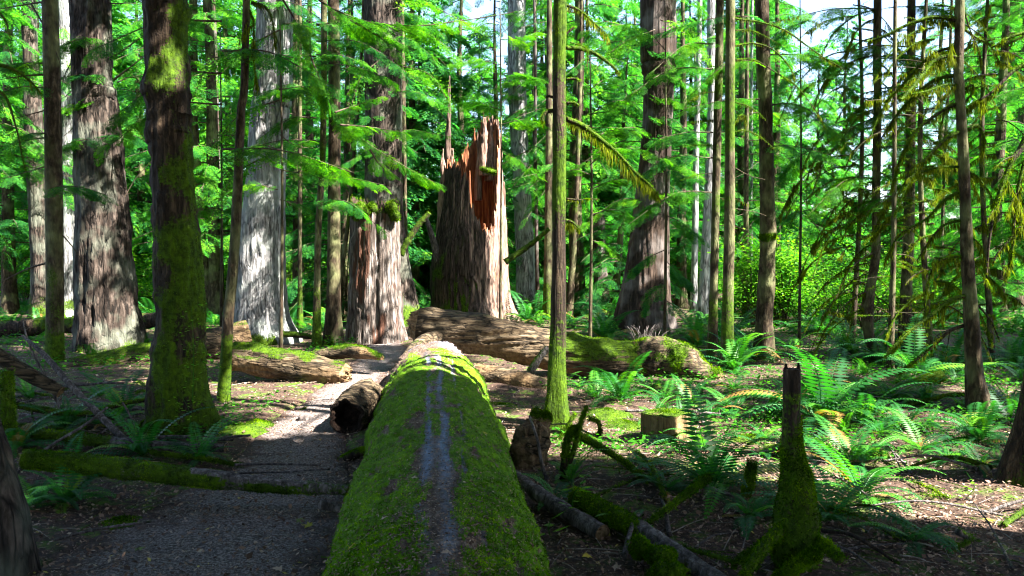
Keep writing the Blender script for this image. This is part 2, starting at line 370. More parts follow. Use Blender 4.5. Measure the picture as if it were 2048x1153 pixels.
def cluster(r, n=26, leaf=.075):
    u = r.uniform(.05, 1, n); p = np.stack([u, r.normal(0, .17, n)*(1.1-.5*u), -.25*u*u+r.normal(0, .03, n)], -1); a = r.uniform(-1.6, 1.6, n)
    d = nrm(np.stack([np.cos(a), np.sin(a), r.uniform(-.6, .1, n)], -1)); s = nrm(np.cross(d, nrm(np.stack([r.normal(0, .3, n), r.normal(0, .3, n), np.ones(n)], -1)))); L_ = leaf*r.uniform(.6, 1.4, n)
    return diamond(p, d, s, L_, L_*.9)
BR = [cluster(np.random.default_rng(60+k)) for k in range(4)]
# bark displacement styles
def d_fir(amp, fr=7.): return lambda V, a, s: amp*(ridged(V*np.array([fr, fr, fr*.16])+.35*fbm(V*3, 2)[..., None], 3))
def d_cedar(amp, fr=12.): return lambda V, a, s: amp*(ridged(V*np.array([fr, fr, fr*.05]), 3))
def d_lump(amp, fr=5.): return lambda V, a, s: amp*fbm(V*np.array([fr, fr, fr*.6]), 4)
TREES = []   # (x, y, z_top) of trunks for the crowns
def woody(geo, Pc, R, m=12, disp=None, moss=None, bare=None, caps=(True, True), tuft=None, tn=0, ts=.02):
    V, Q, T = tube(Pc, R, m, disp, caps); Nn = vnorm(V, Q)
    mo = np.clip(moss(V, Nn), 0, 1) if moss else np.zeros(len(V)); ba = np.clip(bare(V, Nn), 0, 1) if bare else np.zeros(len(V))
    geo.add(V, Q, T, moss=mo, bare=ba)
    if tuft is not None and tn: tufts(tuft, V, Nn, mo, tn, ts)
    return V
def moss_fn(base=.3, up=.5, low=0., z0=0., fr=2.2, amp=.9, side=0.):
    """moss cover: patches by noise, more on upward faces and near the foot"""
    def f(V, N): return base+up*N[:, 2]+amp*fbm(V*fr, 3)+low*np.exp(-np.maximum(V[:, 2]-z0, 0)/.6)-side*N[:, 0]
    return f

def trunk_mesh(root, pts, style='fir', H=16, amp=.03, m=48, step=.12, flare=.45, lobes=5, moss=None, mat=None, tn=0, ts=.02, top=.35, lean=None, name='trunk', base=None, bare=None, stop=False, flare_h=.35):
    """pts: [(px, py, width_px)] from the top of the view to the foot; the trunk goes on above the frame"""
    b = G(pts[-1][0], pts[-1][1]) if base is None else base
    d = b[1]; W = np.array([P(x, y, d) for x, y, _ in pts]); W[-1] = b
    R = np.array([w_/2/F*d for _, _, w_ in pts])
    W, R = W[::-1], R[::-1]
    if not stop:
        dr = W[-1]-W[-2]; dr = dr/dr[2]; e = W[-1]+dr*(H-W[-1][2])*.9; e[:2] = W[-1][:2]+(e[:2]-W[-1][:2])*.5; e[2] = H
        W = np.vstack([W, e]); R = np.append(R, R[-1]*top)
    W = np.vstack([W[0]+(W[0]-W[1])/(abs(W[0][2]-W[1][2])+1e-6)*.3, W]); W[0][2] = W[1][2]-.3; W[0][:2] = W[1][:2]; R = np.append(R[0], R)
    zz = W[:, 2]; zt = min(zz[-1], CAMZ+.45*d+1)
    z = np.arange(zz[0], zt, step); 
    if zz[-1] > zt+.5: z = np.append(z, np.arange(zt, zz[-1], step*5))
    z = np.append(z, zz[-1])
    C = smooth_path(np.column_stack([W, R]), 400); oz = np.argsort(C[:, 2])
    Pc = np.stack([np.interp(z, C[oz, 2], C[oz, k]) for k in (0, 1)]+[z], -1); Rr = np.interp(z, C[oz, 2], C[oz, 3])
    ph = random.random()*6; r0 = R[1]
    sty = {'fir': d_fir, 'cedar': d_cedar, 'lump': d_lump, 'ledge': lambda q: (lambda V, a, s: d_fir(q)(V, a, s)+.055*np.maximum(fbm(V*np.array([2.5, 2.5, 4.5]), 3), 0)+.02*fbm(V*11, 2))}[style](amp)
    def disp(V, a, s):
        h = np.maximum(V[..., 2]-b[2], 0); fl = np.exp(-h/(flare_h+r0*.8))
        return sty(V, a, s)*(1+.6*fl)+r0*flare*fl*(.55+.45*np.cos(lobes*a+ph+.6*np.sin(2*a)))
    gm, gt = Geo(), Geo()
    V, Q, T = tube(Pc, Rr, m, disp); Nn = vnorm(V, Q)
    mo = np.clip(moss(V, Nn), 0, 1) if moss else np.clip(-.2+.5*fbm(V*2, 3)+.9*np.exp(-np.maximum(V[:, 2]-b[2], 0)/.35), 0, 1)
    ba = np.clip(bare(V, Nn), 0, 1) if bare else 0.
    gm.add(V, Q, T, moss=mo, bare=ba)
    link(name, gm.mesh(name, b), mat or M[style], root)
    if tn:
        mv = mo*(V[:, 2] < zt)
        tufts(gt, V, Nn, mv, tn, ts)
        if gt.n: tag(link('moss', gt.mesh('moss', b, False), M['tuft'], root), kind='stuff')
    return b, Pc, Rr
LIMBS = []
def tree(name, label, pts, cat='tree', group=None, H=16, canopy=True, **kw):
    b = G(pts[-1][0], pts[-1][1]); root = thing(name, label, cat, b, group)
    r = trunk_mesh(root, pts, H=H, base=b, **kw)
    if canopy: TREES.append((root, r[1], r[2], b))
    return root, r
def fringe(gh, V0, dirs=None, n=200, Lm=.09, r=rng, w=.0075):
    n = int(n*1.7)
    """hanging moss strands under a limb: V0 sample points"""
    k = r.integers(0, len(V0), n); p = V0[k]+r.normal(0, .006, (n, 3))
    d = nrm(np.column_stack([r.normal(0, .18, (n, 2)), -np.ones(n)])); s = nrm(np.column_stack([r.normal(0, 1, (n, 2)), np.zeros(n)]))
    Ls = Lm*r.uniform(.3, 1.3, n)*np.clip(.8+3.2*fbm(p*3.5, 2), .12, 2.4)
    gh.add(diamond(p, d, s, Ls, np.full(n, w)*r.uniform(.6, 1.5, n)), quads(n), var=np.repeat(r.uniform(0, 1, n), 4))
def limb(root, base, C, r0, r1, mossy=1., hang=0., name='branch', mat=None, n=None, twigs=0, tn=None, sides=8, bend=0., foliage=None):
    """one branch along world points C, with its own twigs, moss and hanging moss"""
    C = np.asarray(C, float); Ln = np.linalg.norm(np.diff(C, axis=0), axis=1).sum(); n = n or max(8, int(Ln/.035))
    Pc = smooth_path(C, n); Pc = Pc+.03*Ln**.5*fbm(Pc*2.1+5, 2)[:, None]*np.array([.5, .5, 1])*np.linspace(0, 1, n)[:, None]
    t = np.linspace(0, 1, n); R = (r0*(1-t)+r1*t)*(1+(.25*fbm(Pc*14, 2) if mossy > .2 else 0))
    gm, gt, gh = Geo(), Geo(), Geo()
    woody(gm, Pc, R, sides, None, moss_fn(mossy-.2, .25), tuft=gt, tn=int(1.6*(tn if tn is not None else Ln*900*mossy)) if mossy > .3 else 0, ts=.016)
    for q in range(twigs):
        u = random.uniform(.15, .97); i0 = int(u*(n-1)); p = Pc[i0]; tl = Ln*random.uniform(.12, .35)*(1.1-u)
        T = nrm(Pc[min(i0+1, n-1)]-Pc[max(i0-1, 0)]); sd = nrm(np.cross(T, np.random.default_rng(q).normal(0, 1, 3)))
        e = p+(T*.6+sd*.7+np.array([0, 0, -.25]))*tl; mid = (p+e)/2+np.array([0, 0, .06*tl])
        tw = smooth_path([p, mid, e], 7); woody(gm, tw, np.linspace(max(R[i0]*.35, .0025), .0015, 7), 4, None, moss_fn(mossy-.35, .2))
        if hang: fringe(gh, tw, n=int(60*hang*tl/.2), Lm=.06)
    if hang: fringe(gh, Pc-np.array([0, 0, 1])*R[:, None]*.5, n=int(Ln*420*hang), Lm=.085*min(1.5, hang))
    b = link(name, gm.mesh(name, base), mat or M['twig'], root)
    if gt.n: 
        c = link('moss', gt.mesh('moss', base, False), M['tuft'], b); tag(c, kind='stuff')
    if gh.n:
        c = link('hanging_moss', gh.mesh('hanging_moss', base, False), M['hang'], b); tag(c, kind='stuff')
    return b, Pc
def px_limb(root, base, d, pts, r0, r1, dd=0., **kw):
    """branch along photograph points at depth d, drifting dd metres in depth to its tip"""
    n = len(pts)
    C = [P(x, y, d+dd*k/(n-1)) for k, (x, y) in enumerate(pts)]
    return limb(root, base, C, r0, r1, **kw)
# ------------------------------------------------------------------ large trees
mo_low = lambda base=-.45, low=1.2, amp=.9, z=.35: moss_fn(base, .2, low, z, 2.0, amp)
tree('old_conifer', 'broad dark furrowed trunk with mossy flared foot, second large trunk from the left edge', [(181, 0, 64), (192, 200, 74), (203, 400, 91), (211, 560, 100), (217, 640, 106), (222, 698, 118)],
     style='fir', amp=.07, m=120, step=.045, H=24, moss=lambda V, N: -.55+.9*fbm(V*2, 3)+1.5*np.exp(-np.maximum(V[:, 2], 0)/.55)*(N[:, 0] > -.2), tn=9000, mat=M['fir'], flare=.18, lobes=4)
Tm, rm = tree('mossy_tree', 'thick dark moss-coated trunk, nearest big tree left of the trail',
     [(330, 0, 76), (339, 200, 74), (347, 400, 80), (353, 480, 84), (358, 560, 90), (362, 640, 84), (358, 720, 92), (360, 800, 102), (366, 866, 116)],
     style='ledge', amp=.024, m=110, step=.03, H=18, moss=lambda V, N: .30+1.1*fbm(V*np.array([3, 3, 3.2]), 3)+.30*N[:, 0]+.4*np.exp(-V[:, 2]/.4), tn=36000, ts=.014, mat=M['mossy'], flare=.3, lobes=3)
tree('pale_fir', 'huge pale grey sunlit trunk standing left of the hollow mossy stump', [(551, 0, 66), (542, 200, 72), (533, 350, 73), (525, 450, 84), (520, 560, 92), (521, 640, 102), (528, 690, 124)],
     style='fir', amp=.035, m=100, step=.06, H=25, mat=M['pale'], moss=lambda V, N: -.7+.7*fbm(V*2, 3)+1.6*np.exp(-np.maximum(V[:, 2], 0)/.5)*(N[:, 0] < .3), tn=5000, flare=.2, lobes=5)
tree('slender_tree', 'slender brown straight trunk at the left, in front of the white sunlit trunk', [(100, 0, 29), (104, 150, 30), (108, 400, 32), (110, 600, 32), (110, 722, 33)], style='lump', amp=.006, m=26, mat=M['slim'], H=17, flare=.2, moss=mo_low(-.2), tn=1500)
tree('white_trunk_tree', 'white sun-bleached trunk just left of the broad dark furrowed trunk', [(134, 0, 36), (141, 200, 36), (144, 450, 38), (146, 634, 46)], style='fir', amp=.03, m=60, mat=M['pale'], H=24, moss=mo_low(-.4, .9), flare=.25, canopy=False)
tree('grey_tree', 'dim grey trunk farthest left, behind the slender brown trunk', [(57, 0, 24), (62, 150, 28), (70, 300, 34), (80, 450, 36), (88, 600, 42), (92, 645, 60)], style='fir', amp=.03, m=60, mat=M['fir'], H=22, moss=mo_low(-.2), flare=.3, canopy=False)
tree('grey_tree', 'thin grey trunk peeping out right behind the dark moss-coated trunk', [(387, 0, 15), (386, 200, 15), (395, 350, 17), (402, 470, 17), (414, 560, 17), (421, 640, 19)], style='lump', amp=.008, m=22, mat=M['slim'], H=20, moss=moss_fn(-.1, .2), flare=.2, canopy=False)
tree('leaning_tree', 'slim brown trunk leaning right, between the dark mossy trunk and the huge pale trunk', [(493, 0, 14), (483, 200, 16), (475, 390, 19), (465, 550, 20), (456, 640, 21), (452, 720, 22), (447, 802, 24)], style='lump', amp=.006, m=24, mat=M['slim'], H=15, moss=mo_low(-.1), tn=1500, flare=.2)
tree('thin_tree', 'thin upright pole trunk right of the huge pale trunk', [(600, 0, 7), (600, 300, 8), (600, 500, 8), (600, 660, 11)], style='lump', amp=.004, m=14, mat=M['slim'], H=16, moss=mo_low(.0), flare=.4, canopy=False)
tree('mossy_pole_tree', 'thin mossy crooked trunk close left of the dark straight trunk', [(648, 0, 12), (647, 200, 12), (645, 330, 12), (637, 450, 13), (634, 600, 14), (634, 694, 17)], style='lump', amp=.008, m=18, mat=M['slim'], H=16, moss=moss_fn(.35, .3, .4), tn=3000, flare=.4)
tree('dark_tree', 'dark straight trunk standing just left of the hollow mossy stump', [(667, 0, 22), (669, 200, 23), (668, 450, 25), (667, 600, 27), (667, 690, 34)], style='lump', amp=.008, m=30, mat=M['slim'], H=18, moss=moss_fn(-.05, .2, .5, -.1), tn=2500, flare=.4)
tree('thin_leaning_tree', 'very thin dark sapling trunk leaning right against the light left of the hollow stump', [(727, 0, 6), (719, 180, 6), (711, 270, 7), (698, 430, 8), (684, 540, 9), (676, 650, 12)], style='lump', amp=.003, m=12, mat=M['slim'], H=12, moss=moss_fn(.2, .2), flare=.3, canopy=False)
tree('cedar_tree', 'big grey and reddish trunk rising directly behind the hollow mossy stump', [(766, 0, 70), (767, 150, 70), (767, 300, 69), (768, 420, 72), (774, 540, 90), (780, 652, 124)], style='fir', amp=.04, m=100, step=.07, mat=M['fir'], H=25, moss=mo_low(-.45, 1.3), tn=3000, flare=.15)
tree('slim_grey_tree', 'slim blue-grey trunk hugging the right side of the big trunk behind the stump', [(803, 0, 10), (806, 200, 11), (808, 400, 12), (812, 640, 14)], style='lump', amp=.004, m=16, mat=M['slim'], H=18, moss=mo_low(-.4), flare=.2, canopy=False)
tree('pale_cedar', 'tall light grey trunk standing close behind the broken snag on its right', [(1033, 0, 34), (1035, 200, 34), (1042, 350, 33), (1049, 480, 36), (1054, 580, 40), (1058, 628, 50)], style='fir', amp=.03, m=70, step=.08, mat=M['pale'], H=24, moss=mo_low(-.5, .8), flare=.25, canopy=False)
tree('dark_tree', 'dark brown trunk seen just left behind the sunlit moss-streaked pole trunk', [(1098, 300, 14), (1097, 450, 16), (1096, 560, 18), (1096, 640, 22)], style='lump', amp=.01, m=24, mat=M['slim'], H=14, moss=mo_low(-.2), flare=.3, canopy=False)
t17, r17 = tree('moss_streaked_tree', 'slim yellow-green moss-streaked trunk crossing in front of the long fallen log', [(1120, 0, 25), (1119, 150, 26), (1118, 400, 27), (1118, 550, 29), (1115, 700, 33), (1114, 780, 36), (1114, 856, 44)],
     style='lump', amp=.010, m=36, step=.04, mat=M['mossy'], H=16, moss=lambda V, N: .5+.85*fbm(V*np.array([4, 4, 1.2]), 3)+.9*np.exp(-np.maximum(V[:, 2], 0)/.6), tn=16000, ts=.013, flare=.5, lobes=4)
tree('forked_tree', 'thin mossy trunk just right behind the moss-streaked trunk', [(1160, 180, 8), (1155, 330, 9), (1150, 450, 11), (1143, 560, 14), (1136, 640, 17)], style='lump', amp=.006, m=16, mat=M['slim'], H=11, moss=moss_fn(.15, .3), tn=1500, flare=.3, canopy=False)
tree('snapped_tree', 'snapped sunlit grey trunk right of the moss-streaked tree, its top missing', [(1198, 428, 22), (1198, 500, 26), (1203, 580, 28), (1206, 632, 38)], style='cedar', amp=.02, m=50, mat=M['cedar'], moss=mo_low(-.6, .6), flare=.3, stop=True, canopy=False)
tcd, rcd = tree('fluted_cedar', 'big reddish fluted cedar trunk draped in foliage, right of centre', [(1316, 0, 66), (1318, 130, 58), (1314, 260, 56), (1304, 400, 66), (1296, 520, 78), (1290, 600, 90), (1288, 664, 108)],
     style='cedar', amp=.03, m=120, step=.06, mat=M['cedar'], H=24, moss=mo_low(-.7, .5), flare=.28, lobes=8)
tree('white_trunk_tree', 'pale white sunlit trunk left behind the pair of slim sunlit trunks', [(1422, 0, 15), (1424, 200, 16), (1417, 400, 18), (1410, 560, 22), (1408, 642, 28)], style='fir', amp=.015, m=40, mat=M['pale'], H=22, moss=mo_low(-.8, .4), flare=.25, canopy=False)
t21, r21 = tree('twin_trunk_tree', 'left trunk of the close pair of slim sunlit trunks', [(1440, 0, 15), (1435, 250, 16), (1430, 480, 16), (1427, 600, 17), (1424, 722, 22)], style='lump', amp=.005, m=24, mat=M['slim'], H=15, moss=moss_fn(.25, .2, .3), tn=5000, ts=.012, flare=.2)
t22, r22 = tree('twin_trunk_tree', 'right trunk of the close pair of slim sunlit trunks', [(1461, 0, 18), (1460, 250, 19), (1459, 450, 21), (1456, 600, 22), (1455, 738, 27)], style='lump', amp=.006, m=26, mat=M['slim'], H=15, moss=moss_fn(.3, .2, .3), tn=6000, ts=.012, flare=.2)
tree('knobbly_tree', 'grey-brown knobbly trunk with a moss collar halfway up, right of the sunlit pair', [(1524, 0, 26), (1531, 200, 26), (1534, 400, 29), (1536, 470, 33), (1534, 520, 30), (1532, 580, 34), (1528, 640, 32), (1527, 718, 40)],
     style='lump', amp=.014, m=40, step=.05, mat=M['slim'], H=17, moss=lambda V, N: -.25+.7*fbm(V*2.5, 3)+.9*np.exp(-((V[:, 2]-2.1)/.12)**2), tn=4000, flare=.25)
tree('thin_tree', 'thin dark trunk between the sunlit pair and the knobbly trunk', [(1493, 300, 9), (1492, 480, 11), (1490, 650, 14)], style='lump', amp=.005, m=16, mat=M['slim'], H=14, moss=mo_low(-.2), flare=.2, canopy=False)
t25, r25 = tree('bent_tree', 'dark trunk with a swollen bent foot, left of the mossy drooping tree', [(1755, 0, 15), (1755, 200, 15), (1752, 400, 16), (1752, 500, 17), (1744, 560, 18), (1734, 620, 24), (1738, 670, 20), (1752, 716, 20)], style='lump', amp=.008, m=26, step=.05, mat=M['slim'], H=15, moss=moss_fn(.1, .3), tn=2500, flare=.1)
t26, r26 = tree('thin_tree', 'thin dark pole trunk in front of the two middle right trunks', [(1790, 60, 7), (1789, 300, 8), (1787, 500, 10), (1783, 640, 12), (1780, 745, 15)], style='lump', amp=.004, m=14, mat=M['slim'], H=9, moss=moss_fn(.0, .3), tn=600, flare=.2)
t27, r27 = tree('brown_tree', 'brown upright trunk behind the drooping mossy branches at right', [(1823, 0, 15), (1822, 200, 17), (1818, 450, 20), (1812, 600, 22), (1810, 712, 28)], style='lump', amp=.006, m=26, mat=M['slim'], H=16, moss=moss_fn(.0, .3), tn=1500, flare=.25)
t28, r28 = tree('drooping_mossy_tree', 'red-brown trunk near the right edge with long drooping moss-hung branches', [(1920, 0, 17), (1918, 140, 18), (1928, 340, 20), (1934, 500, 23), (1943, 640, 27), (1950, 760, 30), (1962, 835, 44)],
     style='lump', amp=.006, m=32, step=.04, mat=M['slim'], H=13, moss=lambda V, N: -.25+.6*fbm(V*2.5, 3)+1.1*np.exp(-np.maximum(V[:, 2], 0)/.3), tn=4000, flare=.4)
t29, r29 = tree('edge_tree', 'mossy flared foot of a trunk cut off by the right edge', [(2120, 0, 60), (2110, 500, 70), (2090, 800, 80), (2074, 965, 120)], style='lump', amp=.012, m=44, step=.05, mat=M['mossy'], H=14, moss=moss_fn(.0, .5, .5), tn=7000, flare=.35, lobes=3)
te, re_ = tree('leaning_tree', 'rough brown trunk leaning in at the bottom left corner', [(-150, 300, 44), (-100, 600, 50), (-36, 860, 60), (4, 1000, 74), (18, 1153, 96)], style='fir', amp=.016, m=60, step=.03, mat=M['fir'], H=8, moss=moss_fn(-.15, .3), tn=4000, flare=.1)

# ------------------------------------------------------------------ hollow broken shells: the snag and the old stump
def shell(root, base, cxr, top_fn, mat, bmat, name='trunk', m=240, n=110, disp=None, thick=.16, moss=None, bare=None, tn=0, inner_from=0., jag=.14):
    """cxr(z) -> (cx, cy, r) of the bole; top_fn(angle) -> height of the broken rim"""
    a = np.linspace(0, 2*PI, m, endpoint=False); top = top_fn(a)
    jn = jag*(.9*ridged(xyz(np.cos(a)*9, np.sin(a)*9, 2.), 2)+.8*fbm(xyz(np.cos(a)*28, np.sin(a)*28, 5.), 2)+.5*rng.uniform(-1, 1, m))
    top = top+jn
    def wall(f, dsp, z0):
        t = np.linspace(0, 1, n)[:, None]; z = z0+(top[None]-z0)*t
        c = cxr(z); r = c[2]*f(z, t)
        V = np.stack([c[0]+np.cos(a)*r, c[1]+np.sin(a)*r, z], -1)
        if dsp is not None:
            k = dsp(V, a[None]+0*z, t+0*z)[..., None]; V = V+np.stack([np.cos(a)+0*z, np.sin(a)+0*z, 0*z], -1)*k
        return V.reshape(-1, 3)
    i, j = np.meshgrid(np.arange(n-1), np.arange(m), indexing='ij'); j2 = (j+1) % m
    Q = np.stack([i*m+j, i*m+j2, (i+1)*m+j2, (i+1)*m+j], -1).reshape(-1, 4)
    Vo = wall(lambda z, t: 1+0*z, disp, base[2]-.3); N_ = vnorm(Vo, Q)
    mo = np.clip(moss(Vo, N_), 0, 1); ba = np.clip(bare(Vo, N_), 0, 1); G0 = Geo(); G0.add(Vo, Q, None, moss=mo, bare=ba)
    link(name, G0.mesh(name, base), mat, root)
    if tn:
        gt = Geo(); tufts(gt, Vo, N_, mo, tn, .022); tag(link('moss', gt.mesh('moss', base, False), M['tuft'], root), kind='stuff')
    # inner wall, meets the outer wall at the rim
    g2 = lambda V, a_, t: .03*ridged(V*np.array([9, 9, .7]), 2)*(1-t)
    Vi = wall(lambda z, t: 1-thick*sm(0, .12, 1-t)-.25*(1-t)**3, g2, base[2]+inner_from)
    Vi = Vi.reshape(n, m, 3); Vi[-1] = Vo.reshape(n, m, 3)[-1]; Vi = Vi.reshape(-1, 3)
    c = cxr(np.array([base[2]+inner_from])); ctr = np.array([[c[0][0], c[1][0], base[2]+inner_from]])
    G1 = Geo(); jj = np.arange(m); G1.add(np.vstack([Vi, ctr]), Q[:, ::-1], np.stack([np.full(m, n*m), jj, (jj+1) % m], -1), moss=0., bare=0.)
    link('heartwood', G1.mesh('heartwood', base), bmat, root)
    return a, top
sb = G(946, 643); d15 = sb[1]; SZ = lambda py: P(1024, py, d15)[2]; SX = lambda px: (px-1024)/F*d15
snag = thing('broken_snag', 'giant splintered cedar snag with red torn heartwood, behind the end of the long mossy log', 'snag', sb)
pys = np.array([700, 640, 600, 550, 480, 420, 340, 240, 150]); lf = np.array([855, 860, 864, 862, 868, 878, 890, 900, 905]); rt = np.array([1045, 1036, 1020, 1014, 1013, 1011, 1005, 998, 992])
zs = np.array([SZ(p) for p in pys])
def snag_c(z):
    l = np.interp(z, zs, SX(lf)); r = np.interp(z, zs, SX(rt)); rr = (r-l)/2
    return (l+r)/2, sb[1]+0*z, rr*.93
angs = np.array([0, 20, 45, 70, 90, 115, 140, 165, 185, 205, 230, 250, 262, 270, 280, 292, 305, 318, 330, 342, 352, 360])
tpy = np.array([285, 250, 238, 240, 262, 300, 345, 330, 325, 335, 345, 352, 372, 405, 440, 470, 478, 440, 360, 320, 300, 285])
stop_fn = lambda a: np.interp(np.degrees(a) % 360, angs, [SZ(p) for p in tpy])
zb = SZ(455)
def snag_disp(V, a, t):
    low = sm(zb+.35, zb-.5, V[..., 2]+.35*fbm(V*np.array([2, 2, .3]), 2)+.5*np.cos(a-PI)); h = np.maximum(V[..., 2]-sb[2], 0)
    return low*(.07+.055*ridged(V*np.array([6, 6, .9])+.4*fbm(V*3, 2)[..., None], 3))+(1-low)*.05*ridged(V*np.array([8, 8, .35]), 3)+.10*np.exp(-h/.5)*np.cos(5*a+1)
shell(snag, sb, snag_c, stop_fn, M['snag'], M['heart'], disp=snag_disp, m=300, n=150, jag=.22, thick=.10, inner_from=2.0, tn=5000,
      moss=lambda V, N: -.5+.9*fbm(V*2.2, 3)+.9*sm(.3, -.7, N[:, 0])*sm(zb+.5, zb-1, V[:, 2])+.5*np.exp(-np.maximum(V[:, 2], 0)/.4),
      bare=lambda V, N: sm(zb-.3, zb+.35, V[:, 2]+.35*fbm(V*np.array([2, 2, .3]), 2))*.75*sm(-.35, .25, N[:, 0]+.3*fbm(V*np.array([4, 4, .5]), 3))+.8*sm(.2, .65, N[:, 0]+.35*fbm(V*np.array([3, 3, .6]), 3)))  # bare red-brown wood, weighted right and light-toned to paint the sunlit side
def spike(root, base, px, pyb, pyt, wb, dy=0., mat='snag', d=None, name='splinter', lean=0, bare=.8):
    d = d or d15; C = [P(px, pyb, d)+[0, dy, 0], P(px+lean*.5, (pyb+pyt)/2, d)+[0, dy, 0], P(px+lean, pyt, d)+[0, dy, 0]]
    Pc = smooth_path(C, 50); gm = Geo(); rr = wb/2/F*d
    woody(gm, Pc, rr*(1-np.linspace(0, 1, 50)**1.3)+.006, 14, lambda V, a, s: rr*.35*ridged(V*np.array([22, 22, 1.3]), 2)-rr*.25*np.abs(np.sin(a)), None, lambda V, N: bare+0*V[:, 0])
    return link(name, gm.mesh(name, base), M[mat], root)
spike(snag, sb, 893, 480, 152, 17, .0, lean=6, bare=.25); spike(snag, sb, 885, 470, 300, 20, -.2, lean=2)
spike(snag, sb, 906, 440, 300, 20, -.25); spike(snag, sb, 968, 350, 232, 22, .25); spike(snag, sb, 984, 360, 226, 26, .35); spike(snag, sb, 996, 370, 236, 18, .2)
spike(snag, sb, 955, 400, 262, 14, .3); spike(snag, sb, 986, 560, 452, 14, -.70, mat='heart', lean=-4, bare=0); spike(snag, sb, 1000, 620, 470, 12, -.62, mat='heart', lean=-6, bare=0)
spike(snag, sb, 976, 540, 450, 12, -.78, mat='heart', lean=-6, bare=0); spike(snag, sb, 968, 510, 452, 10, -.78, mat='heart', lean=3, bare=0); spike(snag, sb, 1008, 500, 365, 10, -.1); spike(snag, sb, 941, 470, 345, 8, -.4, mat='heart', bare=0)
limb(snag, sb, [P(882, 545, d15-.5), P(866, 480, d15-.6), P(849, 428, d15-.6)], .13, .05, mossy=-.2, name='branch_stub', mat=M['grey'])
gm, gt = Geo(), Geo(); woody(gm, smooth_path([P(964, 338, d15-.15), P(975, 341, d15-.35), P(992, 345, d15-.3)], 10), .06, 9, d_lump(.02, 20), lambda V, N: 1+0*V[:, 0], tuft=gt, tn=900, ts=.04)
c = link('moss_clump', gm.mesh('moss_clump', sb), M['mossy'], snag); tag(link('moss', gt.mesh('moss', sb, False), M['tuft'], c), kind='stuff')

b14 = G(752, 684); d14 = b14[1]; Z14 = lambda py: P(1024, py, d14)[2]; X14 = lambda px: (px-1024)/F*d14
stump = thing('hollow_stump', 'tall weathered broken stump with mossy rim and sunlit right edge, beside the trail', 'stump', b14)
p2 = np.array([720, 684, 650, 560, 500, 450, 405, 380]); l2 = np.array([688, 692, 697, 700, 703, 705, 706, 706]); r2 = np.array([818, 809, 803, 799, 798, 797, 796, 796]); z2 = np.array([Z14(p) for p in p2])
def st_c(z):
    l = np.interp(z, z2[:], X14(l2)); r = np.interp(z, z2, X14(r2)); return (l+r)/2, b14[1]+0*z, (r-l)/2
sa = np.array([0, 30, 60, 90, 130, 170, 200, 230, 250, 265, 280, 300, 320, 340, 360]); sp = np.array([425, 408, 402, 405, 400, 402, 408, 420, 440, 436, 425, 430, 440, 432, 425])
shell(stump, b14, st_c, lambda a: np.interp(np.degrees(a) % 360, sa, [Z14(p) for p in sp]), M['stump'], M['hollow_shade'], m=200, n=100, jag=.09, thick=.25, inner_from=1.6, tn=7000,
      disp=lambda V, a, t: .045*ridged(V*np.array([5, 5, .8])+.5*fbm(V*2, 2)[..., None], 3)+.04*fbm(V*3, 3)-.07*np.exp(-((a-4.95)/.10)**2)-.03*np.exp(-((a-4.35)/.1)**2)+.05*np.exp(-np.maximum(V[..., 2]-b14[2], 0)/.4)*np.cos(6*a),
      moss=lambda V, N: -.5+.6*fbm(V*3, 3)+1.3*sm(Z14(445), Z14(412), V[:, 2])+.4*np.exp(-np.maximum(V[:, 2], 0)/.3),
      bare=lambda V, N: 1.0*sm(.12, .22, fbm(V*np.array([3, 3, .7]), 3)+.02)*sm(.75, .5, N[:, 0])*sm(-.75, -.5, N[:, 0]))  # reddish patches fade out towards both sides, leaving the pale tone
for (px, py, rr) in ((722, 420, .13), (735, 424, .11), (745, 418, .10), (782, 416, .12), (790, 432, .09), (712, 430, .08)):
    gm, gt = Geo(), Geo(); c = P(px, py, d14-.42); n = 10; tt = np.linspace(0, PI, n)
    woody(gm, np.stack([c[0]+0*tt, c[1]+.1*np.cos(tt), c[2]-np.cos(tt)*rr*.9], -1), np.sin(tt)*rr+.01, 16, d_lump(.03, 10), lambda V, N: 1+0*V[:, 0], tuft=gt, tn=900, ts=.035)
    k = link('moss_clump', gm.mesh('moss_clump', b14), M['mossy'], stump); tag(link('moss', gt.mesh('moss', b14, False), M['tuft'], k), kind='stuff')
